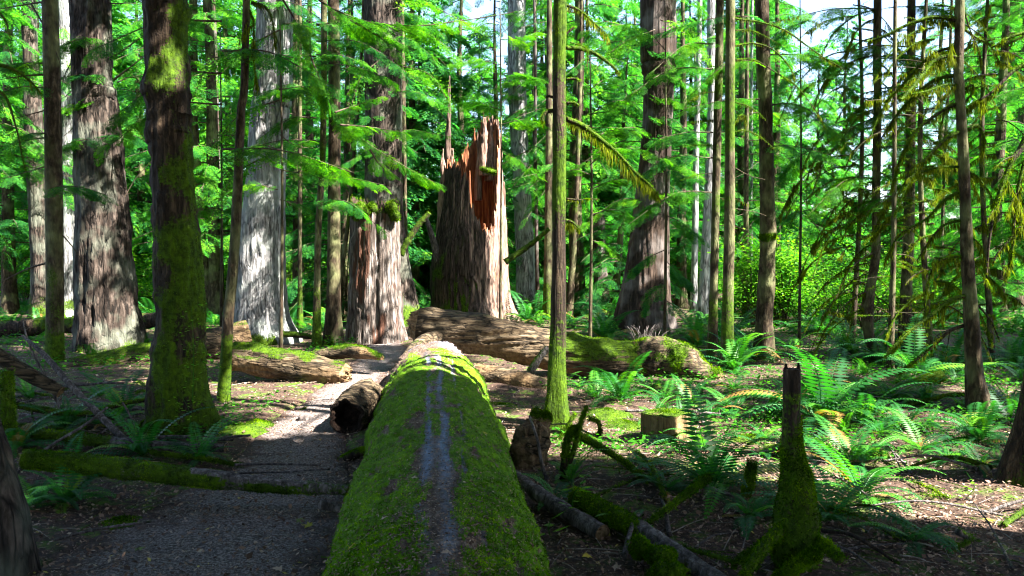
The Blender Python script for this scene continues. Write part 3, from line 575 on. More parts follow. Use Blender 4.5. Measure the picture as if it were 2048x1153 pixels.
# ------------------------------------------------------------------ fallen logs
def log(name, label, C, R, cat='fallen log', m=48, n=None, style=None, moss=None, bare=None, mat='log', tn=3000, ts=.02, group=None, endcol=True, hollow=False, broken=False):
    C = np.asarray(C, float); base = C[np.argmin(C[:, 2])].copy(); base = (C[0]+C[-1])/2
    root = thing(name, label, cat, base, group)
    Ln = np.linalg.norm(np.diff(C, axis=0), axis=1).sum(); n = n or max(16, int(Ln/.05)); Pc = smooth_path(C, n)
    Rr = np.interp(np.linspace(0, 1, n), np.linspace(0, 1, len(R)), R); gm, gt = Geo(), Geo()
    ax = nrm(C[-1]-C[0])
    def dflt(V, a, s):
        al = (V@ax)[..., None]*ax; q = V-al*.8     # stretched along the log
        return .11*Rr.mean()*ridged(q*(2.4/Rr.mean()), 3)+.16*Rr.mean()*fbm(V*(1.0/Rr.mean()), 3)
    dd = style or dflt
    def disp(V, a, s):
        x = dd(V, a, s)
        if broken: x = x-Rr[0]*.35*np.maximum(fbm(xyz(np.cos(a)*3, np.sin(a)*3, V[..., 0]*4), 2), 0)*(np.exp(-s*14)+np.exp(-(1-s)*14))
        return x
    mfn = moss or moss_fn(-.2, .8)
    V = woody(gm, Pc, Rr, m, disp, mfn, bare, caps=(False, False), tuft=gt, tn=tn, ts=ts)
    link('trunk', gm.mesh('trunk', base), M[mat], root)
    if gt.n: tag(link('moss', gt.mesh('moss', base, False), M['tuft'], root), kind='stuff')
    # sawn / snapped end faces with rings
    for e in (0, -1):
        ge = Geo(); rim = V[:n*m].reshape(n, m, 3)[e]; c = rim.mean(0); inward = nrm(Pc[1]-Pc[0] if e == 0 else Pc[-2]-Pc[-1])
        rings = []; K = 9
        for k in range(K+1):
            f = 1-k/K*.999; off = (.02*fbm(rim*20+k, 2)+.015*k/K)[:, None]*inward*(1 if not hollow else 0)
            if hollow: off = inward*(.55*sm(1, 5, k)+.02*fbm(rim*14+k, 2))[:, None]; f = (1-.16*min(k, 2)) if k < 5 else .68*(1-(k-5)/(K-5)*.99)
            if broken and not hollow: off = off+(.22*ridged(xyz(rim[:, 0]*5+k*.4, rim[:, 1]*5, rim[:, 2]*9), 2)*sm(0, 2, k)*Rr[e]/.2*.6)[:, None]*inward*-1
            rings.append(c+(rim-c)*f+(off if k else 0))
        Ve = np.vstack(rings); i, j = np.meshgrid(np.arange(K), np.arange(m), indexing='ij'); j2 = (j+1) % m
        Q = np.stack([i*m+j, i*m+j2, (i+1)*m+j2, (i+1)*m+j], -1).reshape(-1, 4)
        if e == -1: Q = Q[:, ::-1]
        ge.add(Ve, Q, None, moss=0., bare=0. if hollow else (.75 if endcol else .2)); link('cut_end', ge.mesh('cut_end', base), M['log' if not hollow else 'hollow_shade'], root)
    return root, base, Pc, Rr
GZ = lambda x, y: float(g(x, y))
# the long log running away from the camera
ax_x = lambda d: -.39-.10*(d-4.28)
dl = np.array([1.5, 3, 4.3, 6, 7.5, 9, 10, 10.9, 11.5])
Cl = np.array([[ax_x(d), d, -.02+.012*(d-4)] for d in dl]); Rl = [.56, .565, .575, .59, .60, .62, .60, .50, .30]
base = np.array([ax_x(4.3), 4.3, 0]); L1 = thing('mossy_log', 'huge moss-covered log with a worn bare track on top, lying straight away from the viewer', 'fallen log', base)
n = 640; m = 210; Pc = smooth_path(Cl, n); Rr = np.interp(Pc[:, 1], dl, Rl)
def l1d(V, a, s):
    Vf = V.reshape(-1, 3); Nf = np.stack([np.sin(0*a)+np.cos(a)*0, 0*a, 0*a], -1).reshape(-1, 3); mraise = (.020*sm(.35, .6, l1m(Vf, Nf))).reshape(V.shape[:-1])
    nx_ = (V[..., 0]-ax_x(V[..., 1]))/.6
    f = -.034+mraise+.030*fbm(V*np.array([7, 5, 7]), 4)+.075*fbm(V*1.5, 2)+.045*np.maximum(fbm(V*3.5+4, 3), 0)+.020*np.abs(fbm(V*13, 2))+.016*fbm(V*24, 2)
    e = sm(9.4, 11.4, V[..., 1])
    return f*(1-.6*np.exp(-(nx_/.22)**2))-e*.10*np.abs(nx_)**2*(V[..., 2] > 0)+e*.06*ridged(V*np.array([9, 1, 9]), 2)
def l1m(V, N):
    x = (V[:, 0]-ax_x(V[:, 1])-.06*fbm(xyz(0*V[:, 1], V[:, 1]*.9, 3.), 2))
    tr = np.exp(-((x+.02)/.14)**2)*(.38+1.5*fbm(V*np.array([9, 2.2, 1]), 4)); tr = np.maximum(tr, .75*np.clip(l1b(V, N), 0, 1)); bare_spots = 1.6*np.maximum(fbm(V*np.array([9, 4, 9]), 4)+.02, 0)
    return 1.05-1.15*tr-bare_spots-1.3*sm(9.0, 10.2, V[:, 1]+.8*N[:, 0]*-1+.3*fbm(V*3, 2))
def l1b(V, N):
    fade = sm(9.6, 8.6, V[:, 1])
    x = V[:, 0]-ax_x(V[:, 1])
    st = np.exp(-((x-.035-.05*fbm(xyz(0*x, V[:, 1]*1.1, 7.), 2))/.034)**2)+np.exp(-((x+.085-.05*fbm(xyz(0*x, V[:, 1]*1.3, 1.), 2))/.028)**2)*.9+.6*np.exp(-((x-.16-.05*fbm(xyz(0*x, V[:, 1]*1.3, 11.), 2))/.018)**2)
    return fade*st*(.75+1.2*fbm(V*np.array([4, 2, 4]), 3))+.55*sm(9.6, 10.4, V[:, 1]+.5*fbm(V*3, 2))
gm, gt = Geo(), Geo(); V, Q, T = tube(Pc, Rr, m, l1d); N_ = vnorm(V, Q); mo = np.clip(l1m(V, N_), 0, 1); ba = np.clip(l1b(V, N_), 0, 1)
gm.add(V, Q, T, moss=mo, bare=ba); link('trunk', gm.mesh('trunk', base), M['trail_log'], L1)
vis = (V[:, 2] > -.25)*(V[:, 1] > 1.6); tufts(gt, V, N_, mo*vis, 260000, .0155, lift=.4, area_w=1/(1+np.maximum(V[:, 1]-2.4, 0)**1.6))
tag(link('moss', gt.mesh('moss', base, False), M['log_tuft'], L1), kind='stuff')
LOGV, LOGN = V, N_
# bark slab peeling up at its broken far end, left side
limb(L1, base, [(ax_x(10.3)-.45, 10.2, .22), (ax_x(10.8)-.22, 11.0, .52), (ax_x(11.2)+.05, 11.5, .60)], .13, .10, mossy=-.2, name='bark_slab', mat=M['log'], sides=12)

log('crossing_log', 'long thick bark-covered log lying across the far end of the mossy log', [P(836, 652, 11.7), P(960, 668, 11.7), P(1090, 698, 11.8), P(1300, 734, 11.9)], [.255, .28, .28, .27], m=90, n=230, broken=True,
    moss=lambda V, N: -.75+1.0*fbm(V*2, 3)+.75*N[:, 2]+1.2*sm(.2, 1.0, V[:, 0]), bare=lambda V, N: .7*sm(.1, .5, fbm(V*1.2+3, 2)-N[:, 2]*.4), tn=12000,
    style=lambda V, a, s: .045*ridged(V*np.array([1.3, 6, 13])+.5*fbm(V*3, 2)[..., None], 3)+.04*fbm(V*3, 3))
log('rotten_log', 'crumbling sunlit mossy log end, right of the crossing log beside the ferns', [P(1270, 716, 11.9), P(1320, 720, 11.8), P(1375, 736, 11.6), P(1430, 765, 11.4)], [.24, .29, .28, .13], m=70, n=90, broken=True,
    moss=lambda V, N: .35+.8*fbm(V*3, 3)+.3*N[:, 2], tn=9000, ts=.03, style=lambda V, a, s: .09*fbm(V*4, 4)+.03*ridged(V*8, 2))
log('left_fallen_log', 'mossy log lying low behind the dark moss-coated trunk at left', [P(100, 752, 12.6), P(230, 728, 12.9), P(380, 700, 13.2), P(499, 672, 13.6)], [.19, .23, .26, .25], m=60, n=140, moss=lambda V, N: .35+.9*fbm(V*2, 3)+.5*N[:, 2]-.6*sm(-5.2, -4.6, V[:, 0]), tn=9000,
    bare=lambda V, N: .5*sm(-.1, .4, fbm(V*2, 2)))
log('split_log', 'brown worn log left of the trail, mossy on top, snapped at its right end', [P(462, 712, 11.2), P(530, 722, 11.1), P(620, 740, 10.9), P(688, 752, 10.8)], [.20, .215, .20, .16], m=60, n=90, moss=lambda V, N: -.15+.9*fbm(V*2.4, 3)+.95*N[:, 2], tn=6000, broken=True,
    bare=lambda V, N: .7*sm(0, .4, fbm(V*2, 2)-N[:, 2]*.3))
log('forked_log_top', 'short mossy bough with shattered end, lying beside the trail below the hollow stump', [P(630, 712, 11.8), P(690, 704, 11.7), P(726, 706, 11.5), P(764, 716, 11.3)], [.08, .10, .09, .035], m=30, n=50, moss=moss_fn(.2, .7), tn=4000, broken=True, bare=lambda V, N: .8*sm(-2.35, -2.1, V[:, 0]))
hb = G(698, 868)
log('hollow_log', 'short hollow log section with dark open end facing the camera, left of the mossy log', [P(694, 836, hb[1]+.02), P(715, 815, hb[1]+.35), P(738, 795, hb[1]+.8)], [.175, .20, .19], m=60, n=50, hollow=True, broken=True, mat='log', moss=moss_fn(-.5, .3), tn=600,
    style=lambda V, a, s: .02*ridged(V*9, 3)+.012*fbm(V*25, 2))
log('short_log', 'short split tan log lying right of the mossy log, below the crossing log', [P(950, 742, 10.6), P(1010, 758, 10.4), P(1060, 775, 10.2), P(1104, 790, 10.0)], [.09, .14, .165, .15], m=50, n=60, moss=moss_fn(-.5, .7), bare=lambda V, N: .8*sm(-.2, .3, fbm(V*2.5, 2)), tn=2500, broken=True)
log('mossy_pole', 'long mossy fallen pole crossing the left side of the trail, bare at its middle', [P(50, 918, 5.6), P(180, 930, 5.6), P(400, 956, 5.5), P(560, 972, 5.45), P(696, 981, 5.4)], [.062, .070, .062, .045, .034], m=30, n=170,
    moss=lambda V, N: .9+.5*fbm(V*3, 2)-1.6*sm(.25, .8, N[:, 2])*sm(-2.3, -2.1, V[:, 0])*sm(-1.4, -1.6, V[:, 0])-.2*sm(-2.1, -2, V[:, 0]), tn=20000, ts=.016, mat='grey', cat='fallen pole')
log('grey_pole', 'weathered grey and mossy fallen pole just behind the long mossy pole at left', [P(10, 862, 6.9), P(110, 872, 6.8), P(215, 884, 6.7), P(330, 893, 6.6), P(450, 897, 6.6)], [.035, .045, .045, .04, .03], m=22, n=110, moss=lambda V, N: .7-1.2*sm(-3.45, -3.2, V[:, 0]), tn=4000, mat='grey', cat='fallen pole')
log('leaning_pole', 'pale bare pole leaning diagonally down at the left, below the slender trunk', [P(45, 672, 7.7), P(90, 712, 7.5), P(150, 780, 7.2), P(250, 882, 6.9)], [.012, .026, .026, .03], m=14, n=60, moss=moss_fn(-.5, .3), mat='grey', tn=0, cat='fallen pole')
log('mossy_pole', 'stubby brown mossy pole poking in from the left edge, above the leaning pale pole', [P(-40, 690, 7.4), P(50, 745, 7.4), P(122, 784, 7.4)], [.075, .065, .05], m=24, n=40, moss=moss_fn(-.1, .6), mat='log', tn=1500, cat='fallen pole')
log('mossy_post', 'bright green mossy upright stub at the left edge under the brown pole', [P(14, 745, 6.8), P(14, 810, 6.7), P(18, 880, 6.7)], [.045, .055, .06], m=24, n=40, moss=moss_fn(1., .2), mat='mossy', tn=4500, cat='dead stub')
log('grey_pole', 'smooth dark grey pole right of the mossy log, broken short at its lower end', [P(1022, 948, 5.6), P(1090, 998, 5.25), P(1205, 1068, 4.75)], [.040, .050, .052], m=26, n=60, moss=moss_fn(-.7, .3), mat='grey', tn=0, cat='fallen pole')
log('grey_pole', 'long grey pole, its upper end mossy, running out at the bottom edge', [P(1150, 995, 5.2), P(1260, 1050, 4.8), P(1350, 1105, 4.45), P(1450, 1172, 4.05)], [.060, .055, .050, .045], m=28, n=80, moss=lambda V, N: .9-1.5*sm(.72, .82, V[:, 0]+.06*fbm(V*9, 2)), mat='grey', tn=7000, cat='fallen pole')
for lab, pts, R, dd in (
    ('moss lump cushion beside the long grey pole at the bottom edge, uppermost of three', [(1262, 1092), (1300, 1100)], [.055, .05], 4.4), ('moss lump cushion beside the long grey pole at the bottom edge, middle of three', [(1296, 1118), (1350, 1108)], [.06, .05], 4.3),
    ('moss lump cushion beside the long grey pole at the bottom edge, lowest of three', [(1300, 1150), (1370, 1145)], [.055, .05], 4.15)):
    log('moss_cushion', lab, [P(x, y, dd) for x, y in pts], [.02]+R+[.02], m=26, n=30, moss=moss_fn(1, 0), mat='mossy', tn=3500, ts=.016, cat='moss cushion', group='moss cushions at the bottom edge', style=d_lump(.03, 16))
def stick(label, d, pts, r0, r1, mossy=.9, dd=0., hang=0., name='mossy_stick', cat='fallen branch', mat=None, twigs=0, group=None, **kw):
    k = len(pts)-1; C = [P(x, y, d+dd*i/k) for i, (x, y) in enumerate(pts)]
    root = thing(name, label, cat, np.mean(C, 0), group); limb(root, np.mean(C, 0), C, r0, r1, mossy=mossy, hang=hang, mat=mat or (M['mossy'] if mossy > .4 else M['grey']), twigs=twigs, **kw); return root
stick('upright mossy forked stick curving up, left of the drooping mossy branch', 5.9, [(1128, 942), (1131, 900), (1140, 868), (1152, 858)], .030, .022, 1.1, tn=2500)
stick('pointed mossy stick, right one of the upright pair near the moss-streaked trunk', 5.9, [(1124, 960), (1146, 905), (1160, 850), (1172, 818)], .024, .010, 1.1, tn=1800)
stick('long mossy branch sloping down right from the moss-streaked tree foot', 6.2, [(1140, 862), (1190, 888), (1240, 920), (1292, 962)], .032, .014, 1.1, hang=.35, tn=3500, dd=-.5)
stick('mossy arm leaning against the foot of the moss-streaked tree', 7.3, [(1095, 905), (1120, 875), (1150, 828)], .026, .016, 1.1, tn=1200)
stick('thin bleached stick leaning over the rotten mossy stub', 5.9, [(1059, 832), (1075, 880), (1085, 930), (1100, 972)], .009, .016, .1, name='dead_stick')
stick('short mossy curved stick lying on bare ground near the cut stump', 7.4, [(1178, 838), (1196, 845), (1200, 868), (1185, 875)], .022, .018, 1., tn=1500)
stick('mossy thin pole slanting up right with knobbed tip, among the large ferns', 4.9, [(1288, 1052), (1340, 1015), (1390, 975), (1418, 955)], .014, .022, 1., tn=2500, dd=.2)
stick('dark dead branch behind the knobbed mossy pole', 5.2, [(1405, 968), (1440, 985), (1480, 1000), (1540, 1040)], .012, .008, .1, name='dead_stick')
stick('stubby upright mossy peg between the ferns left of the mossy snapped stem', 5.3, [(1495, 985), (1500, 955), (1504, 928)], .036, .026, 1.1, tn=2500)
stick('low mossy pole lying across the ground, left of the drooping tree foot', 9.3, [(1795, 816), (1850, 802), (1900, 792), (1945, 790)], .022, .03, 1., tn=2000)
stick('low mossy pole lying right of the drooping tree foot, to the right edge', 8.9, [(1975, 792), (2010, 800), (2060, 806)], .03, .035, 1., tn=1500)
stick('mossy slanting bough on the ground at the bottom, below the snapped stem', 4.3, [(1445, 1160), (1490, 1118), (1540, 1085), (1580, 1068)], .030, .022, 1.1, tn=3500)
stick('bright mossy root arm pointing right at the bottom edge', 4.1, [(1560, 1160), (1600, 1125), (1632, 1108)], .038, .028, 1.1, tn=3500)
stick('thin brown bough arching right from the snapped stem foot', 4.7, [(1645, 1062), (1700, 1070), (1760, 1105), (1830, 1160)], .013, .008, .6, dd=-.5, tn=800)
stick('dead bare rod running parallel below the arching bough', 4.6, [(1650, 1085), (1700, 1105), (1760, 1150)], .008, .005, .1, dd=-.5, name='dead_stick')
stick('forked grey stick at the bottom right, upper of the two', 4.6, [(1915, 1062), (1960, 1090), (1985, 1110), (2040, 1150)], .022, .022, .4, name='dead_stick', twigs=2)
stick('forked grey stick at the bottom right, lower of the two', 4.4, [(1860, 1118), (1905, 1105), (1940, 1085)], .018, .012, .5, name='dead_stick', twigs=1)
stick('long thin brown rod on the shaded ground at the right edge', 5.8, [(1870, 1010), (1940, 1018), (2055, 1022)], .012, .014, .3, name='dead_stick')
stick('thin fallen rod lying behind the cut stump', 8.1, [(1250, 822), (1340, 822), (1440, 830)], .014, .012, .2, name='dead_stick', twigs=2)
stick('thin bare rod lying on the trail edge, above the long mossy pole', 5.9, [(475, 947), (560, 943), (660, 938)], .007, .006, 0, name='dead_stick')
stick('brown rod on the trail, just behind the thin bare rod', 6.3, [(470, 930), (560, 928), (640, 930)], .010, .008, .2, name='dead_stick')
stick('mossy ground bough between the two left poles', 6.4, [(300, 905), (400, 918), (480, 930)], .022, .014, 1., tn=1500)
stick('small dark log lying on the trail left of the hollow log', 8.4, [(598, 835), (620, 845), (645, 858)], .05, .045, .3, name='short_branch', tn=200)
stick('fallen grey stick with mossy patches on the trail side', 8.2, [(500, 868), (560, 845), (612, 815)], .022, .014, .5, dd=.8, tn=400)
stick('thin white twig standing at the left, under the leaning pale pole', 7.0, [(245, 805), (260, 830), (270, 855)], .009, .006, 0, name='dead_stick')
stick('pale stick lying at left behind the ferns', 8., [(120, 775), (180, 768), (250, 764)], .012, .010, 0, name='dead_stick')
stick('bent grey branch rising at the left over the fallen log', 8., [(140, 860), (95, 760), (60, 690), (45, 640)], .018, .006, .2, name='dead_stick', twigs=4)
stick('mossy bough over the dark bank below the long crossing log', 9.8, [(1060, 745), (1080, 715), (1096, 695)], .05, .035, .4, tn=400)
stick('mossy log slanting behind the snag to its right', 17, [(1010, 525), (1060, 490), (1098, 458)], .07, .04, .8, tn=900)
stick('leaning mossy pole behind the snag to its left', 19, [(800, 510), (830, 460), (860, 425)], .09, .06, .8, tn=900)
stick('bright mossy fallen limb between the two middle trunks', 21, [(1135, 652), (1170, 640), (1215, 628)], .12, .10, .7, tn=900)
stick('mossy lump log under the dark drooping branches', 10.8, [(1790, 775), (1830, 770), (1885, 752)], .07, .09, 1.1, tn=4000, hang=.3)
stick('long low mossy log at the far left behind the slender trunk', 17, [(-40, 668), (60, 655), (170, 648)], .20, .18, .5, tn=2500)
stick('low mossy log lying behind the dark moss-coated trunk', 17, [(265, 645), (320, 640), (370, 636)], .18, .16, .8, tn=2500)
stick('low green mossy log in the gap right of the huge pale trunk', 15.5, [(560, 668), (600, 671), (640, 676)], .06, .05, 1., tn=900)
for lab, d_, pts_, r0_, mo_ in (('mossy thin log slanting across the shaded left bank, below the stubby brown pole', 7.3, [(-20, 800), (90, 822), (230, 838)], .034, 1.), ('bare forked branch propped over the mossy pole at the far left', 5.9, [(20, 960), (90, 900), (170, 850), (215, 815)], .012, .1),
    ('thin mossy bough crossing behind the ferns, left of the dark mossy trunk', 7.6, [(120, 850), (210, 818), (300, 800)], .026, .9), ('dead branch lying at the foot of the dark mossy trunk', 6.9, [(330, 905), (400, 886), (500, 872)], .014, .1), ('short rotten bough on the trail edge below the mossy pole tip', 5.1, [(640, 1008), (672, 1016), (706, 1024)], .035, .4),
    ('thin pole lying in the litter at the bottom left, below the ferns', 4.7, [(110, 1080), (190, 1062), (300, 1048)], .010, .2), ('mossy rotten bough against the left flank of the log below the hollow section', 6.6, [(690, 920), (720, 905), (752, 900)], .04, .8)):
    stick(lab, d_, pts_, r0_, r0_*.7, mo_, name='fallen_branch', twigs=3, tn=1800)
# more dead sticks strewn about
random.seed(88)
for q in range(80):
    if q < 36: px, py = random.uniform(-20, 330), random.uniform(775, 905); lb, gp = 'thin dead stick lying among ferns on the shaded left bank', 'dead sticks on the left bank'
    else: px, py = random.uniform(1020, 2060), random.uniform(790, 1150); lb, gp = 'thin dead stick lying on the brown litter right of the mossy log', 'dead sticks on the right-hand litter'
    b = G(px, py); a = random.uniform(0, PI); L_ = random.uniform(.35, 1.3); e = b+np.array([math.cos(a), math.sin(a)*.8, 0])*L_; e[2] = GZ(e[0], e[1])+random.choice([.01, .03, .12]); b[2] += .015
    if abs(e[0]-ax_x(e[1])) < .75 or abs(b[0]-ax_x(b[1])) < .7: continue
    rt = thing('dead_stick' if q % 3 else 'mossy_stick', lb if q % 3 else lb.replace('thin dead stick', 'small mossy stick'), 'fallen branch', b, gp); rr_ = random.uniform(.006, .022)
    limb(rt, b, [b, (b+e)/2+[0, 0, random.uniform(.01, .09)], e], rr_, rr_*.5, mossy=.1 if q % 3 else .9, mat=M['grey'] if q % 3 else M['mossy'], twigs=random.randrange(4), tn=500)
# cut stump
cb = G(1336, 884); cs = thing('cut_stump', 'low sawn stump with mossy top standing among the ferns', 'stump', cb)
gm, gt = Geo(), Geo(); r_ = 43/F*cb[1]; Pc = np.array([[cb[0], cb[1]+.12, cb[2]+z] for z in np.linspace(-.12, .245, 26)])
woody(gm, Pc, r_*(1+.12*np.exp(-np.linspace(0, .36, 26)/.08)), 60, lambda V, a, s: .022*ridged(V*np.array([9, 9, 1.5]), 3)+.018*np.cos(4*a)+.02*fbm(V*9, 2), moss_fn(-.35, .1), lambda V, N: .6+0*V[:, 0], caps=(False, False))
V = gm.V[0]; link('trunk', gm.mesh('trunk', cb), M['tan'], cs)
rim = V[25*60:26*60]; c = rim.mean(0); ge = Geo(); K = 8
Ve = np.vstack([c+(rim-c)*(1-k/K*.999)+np.array([0, 0, 1])*(.012*fbm(rim*12+k, 2)+.01*(k > 0))[:, None] for k in range(K+1)]); i, j = np.meshgrid(np.arange(K), np.arange(60), indexing='ij'); j2 = (j+1) % 60
Q = np.stack([i*60+j, i*60+j2, (i+1)*60+j2, (i+1)*60+j], -1).reshape(-1, 4); Nn = vnorm(Ve, Q); mo = np.clip(.75+.5*fbm(Ve*6, 2), 0, 1)
ge.add(Ve, Q, None, moss=mo, bare=.8); link('sawn_top', ge.mesh('sawn_top', cb), M['log'], cs); tufts(gt, Ve, Nn, mo, 2500, .018); tag(link('moss', gt.mesh('moss', cb, False), M['tuft'], cs), kind='stuff')
# snapped stem with swollen mossy foot, front right
fb = G(1592, 1128); fs = thing('snapped_tree', 'thin snapped dead stem with swollen moss-covered foot, front right', 'dead stem', fb)
d = fb[1]; pts = [(1584, 738, 33), (1583, 790, 34), (1583, 850, 36), (1584, 895, 41), (1588, 930, 50), (1594, 965, 66), (1597, 1005, 80), (1596, 1060, 86), (1592, 1128, 96)]
W = np.array([P(x, y, d) for x, y, _ in pts])[::-1]; R = np.array([w_/2/F*d for _, _, w_ in pts])[::-1]; C = smooth_path(np.column_stack([W, R]), 160); gm, gt = Geo(), Geo()
woody(gm, C[:, :3], C[:, 3], 50, lambda V, a, s: .004*fbm(V*9, 3)+(.03*fbm(V*6, 3)+.02*fbm(V*14, 3))*sm(.62, .45, V[..., 2]), lambda V, N: .75+.5*fbm(V*5, 3)-.12*sm(.50, .68, V[:, 2])-.6*sm(.95, 1.05, V[:, 2]), tuft=gt, tn=22000, ts=.016)
link('stem', gm.mesh('stem', fb), M['mossy'], fs); tag(link('moss', gt.mesh('moss', fb, False), M['tuft'], fs), kind='stuff')
spike(fs, fb, 1572, 750, 728, 6, 0, 'mossy', d, bare=0); spike(fs, fb, 1597, 748, 726, 5, 0, 'mossy', d, bare=0)
for q, (x0, y0, x1, y1) in enumerate(((1560, 1060, 1490, 1150), (1625, 1080, 1680, 1120), (1590, 1110, 1560, 1175))):
    limb(fs, fb, [P(x0, y0, d-.05), P((x0+x1)/2, (y0+y1)/2-6, d-.15), P(x1, y1, d-.3)], .036, .024, mossy=1.1, name='root', mat=M['mossy'], tn=1800, sides=12)
# rotten mossy stub by the moss-streaked tree
rb = G(1062, 930); rs = thing('rotten_stub', 'shattered rotten stub with a bright moss cap, right beside the mossy log', 'stump', rb)
gm, gt = Geo(), Geo(); C = smooth_path([P(1052, 935, rb[1]), P(1062, 890, rb[1]), P(1078, 850, rb[1]+.1), P(1086, 824, rb[1]+.1)], 40)
woody(gm, C, np.interp(np.linspace(0, 1, 40), [0, .5, 1], [.13, .09, .035]), 36, lambda V, a, s: .06*ridged(V*np.array([12, 12, 3]), 3)+.05*fbm(V*9, 3), lambda V, N: -.3+.7*fbm(V*5, 2)+1.3*sm(.30, .48, V[:, 2]), lambda V, N: .5*(fbm(V*6, 2) > 0), tuft=gt, tn=3500, ts=.018)
link('stub', gm.mesh('stub', rb), M['log'], rs)
for px_, py_, w_, ln_ in ((1050, 850, 26, -8), (1068, 836, 22, 4), (1040, 872, 22, -10), (1078, 845, 18, 2), (1060, 862, 20, -3)): spike(rs, rb, px_-ln_, 945, py_, w_, -.07, 'log', rb[1], lean=ln_, bare=.3); tag(link('moss', gt.mesh('moss', rb, False), M['tuft'], rs), kind='stuff')

# ------------------------------------------------------------------ mossy limbs of the named trees
def limbs(rt, rr, d, lst, **kw):
    b = np.array(rt.location)
    for pts, r0, r1, mossy, hang, dd in lst: px_limb(rt, b, d, pts, r0, r1, dd, mossy=mossy, hang=hang, mat=M['mossy'] if mossy > .4 else M['twig'], **kw)
d = r17[1][5][1]
limbs(t17, r17, d, [([(1132, 238), (1165, 252), (1200, 278), (1235, 308), (1270, 345), (1300, 372), (1316, 392)], .030, .008, 1., .9, .3), ([(1130, 96), (1160, 98), (1190, 108), (1222, 130), (1238, 148)], .024, .012, 1., .7, .3),
    ([(1130, 10), (1160, 22), (1190, 48), (1215, 72)], .016, .006, .9, 1., .2), ([(1106, 222), (1094, 224), (1086, 234), (1085, 246)], .018, .016, 1., .4, 0), ([(1106, 195), (1096, 193), (1092, 196)], .016, .012, .9, 0, 0),
    ([(1132, 160), (1146, 158), (1158, 162)], .014, .010, .9, .2, 0), ([(1132, 207), (1146, 206), (1156, 212)], .016, .014, .9, .3, 0), ([(1128, 72), (1140, 62), (1148, 56)], .014, .012, .9, 0, 0),
    ([(1132, 398), (1160, 400), (1195, 398)], .010, .004, .9, .6, 0), ([(1130, 440), (1145, 446), (1158, 460)], .014, .006, 1., .8, 0), ([(1140, 85), (1173, 100), (1174, 140)], .006, .003, .6, .2, 0)])
d = r22[1][5][1]
limbs(t22, r22, d, [([(1470, 38), (1520, 45), (1570, 62), (1620, 95), (1660, 125), (1690, 140)], .016, .007, .8, .35, .6), ([(1470, 92), (1510, 88), (1550, 102), (1580, 135), (1590, 165)], .014, .007, .8, .45, .3),
    ([(1470, 120), (1510, 122), (1560, 150), (1600, 180), (1635, 225), (1648, 250)], .014, .005, .7, .3, .5), ([(1470, 62), (1500, 62), (1530, 74), (1560, 90)], .010, .004, .8, .3, .2), ([(1468, 250), (1480, 232), (1492, 240), (1486, 280)], .012, .004, .8, .5, 0),
    ([(1470, 205), (1500, 215), (1530, 240)], .009, .004, .6, .2, 0), ([(1468, 335), (1500, 352), (1530, 360)], .007, .003, .3, .1, 0), ([(1470, 418), (1505, 424), (1532, 433)], .007, .003, .4, .1, 0), ([(1468, 265), (1490, 262), (1520, 275), (1550, 300)], .009, .004, .6, .2, 0)], twigs=2)
d = r28[1][5][1]
L28 = [([(1912, 40), (1870, 35), (1820, 48), (1770, 72), (1738, 82)], .026, .010, 1., 1.1, .3), ([(1914, 95), (1880, 102), (1840, 130), (1800, 175), (1770, 205)], .020, .007, .9, .7, .4),
       ([(1914, 150), (1870, 160), (1830, 190), (1790, 235), (1755, 290)], .020, .007, .9, .7, .5), ([(1916, 115), (1895, 112), (1868, 122), (1845, 150), (1812, 190), (1800, 200)], .022, .014, 1., .6, -.4),
       ([(1918, 170), (1890, 170), (1860, 180), (1820, 188)], .012, .006, 1., .6, -.2), ([(1920, 205), (1880, 225), (1830, 265), (1800, 320), (1785, 370)], .020, .008, .9, .6, .2),
       ([(1922, 262), (1890, 280), (1850, 320), (1815, 370), (1790, 430)], .020, .007, .9, .6, -.3), ([(1925, 335), (1880, 335), (1835, 350), (1800, 375)], .013, .006, .9, .5, .1),
       ([(1927, 380), (1890, 400), (1850, 440), (1800, 470), (1770, 520)], .018, .006, .9, .6, .3), ([(1930, 440), (1890, 450), (1860, 480), (1835, 520)], .014, .006, .9, .6, .1),
       ([(1932, 515), (1900, 515), (1870, 530), (1855, 570), (1850, 640)], .013, .005, .9, .4, 0), ([(1938, 590), (1900, 602), (1870, 625), (1810, 672), (1770, 715)], .026, .012, 1., .7, -.2),
       ([(1940, 648), (1900, 662), (1870, 690), (1826, 724), (1800, 745)], .022, .010, 1., .6, .2), ([(1928, 180), (1945, 170), (1945, 185), (1930, 205)], .012, .008, 1., .6, 0),
       ([(1936, 260), (1955, 252), (1968, 275), (1966, 300)], .020, .010, 1., 1., 0), ([(1940, 345), (1960, 360), (1985, 400), (1990, 450)], .012, .005, .8, .5, .2), ([(1930, 60), (1960, 80), (2000, 95), (2050, 70)], .014, .006, .9, .8, .2),
       ([(1928, 20), (1940, 60), (1958, 100), (1962, 130)], .008, .004, .7, .5, 0), ([(1945, 600), (1980, 640), (1998, 680)], .012, .006, .9, .5, .1), ([(1938, 470), (1965, 500), (1975, 560)], .010, .005, .8, .5, .1)]
limbs(t28, r28, d, L28, twigs=4)
d = r25[1][5][1]; random.seed(3)
L25 = []
for k in range(34):
    y = 20+k*18; s = -1 if random.random() < .8 else 1; ln = random.uniform(60, 150)*(1 if s < 0 else .5); dr = random.uniform(.5, 1.3)
    L25.append(([(1752, y), (1752+s*ln*.35, y+ln*.12*dr), (1752+s*ln*.75, y+ln*.5*dr), (1752+s*ln, y+ln*1.0*dr)], .013, .004, random.choice([.3, .7, .9]), random.choice([.3, .5, .8]), random.uniform(-.8, .8)))
limbs(t25, r25, d, L25, twigs=6)
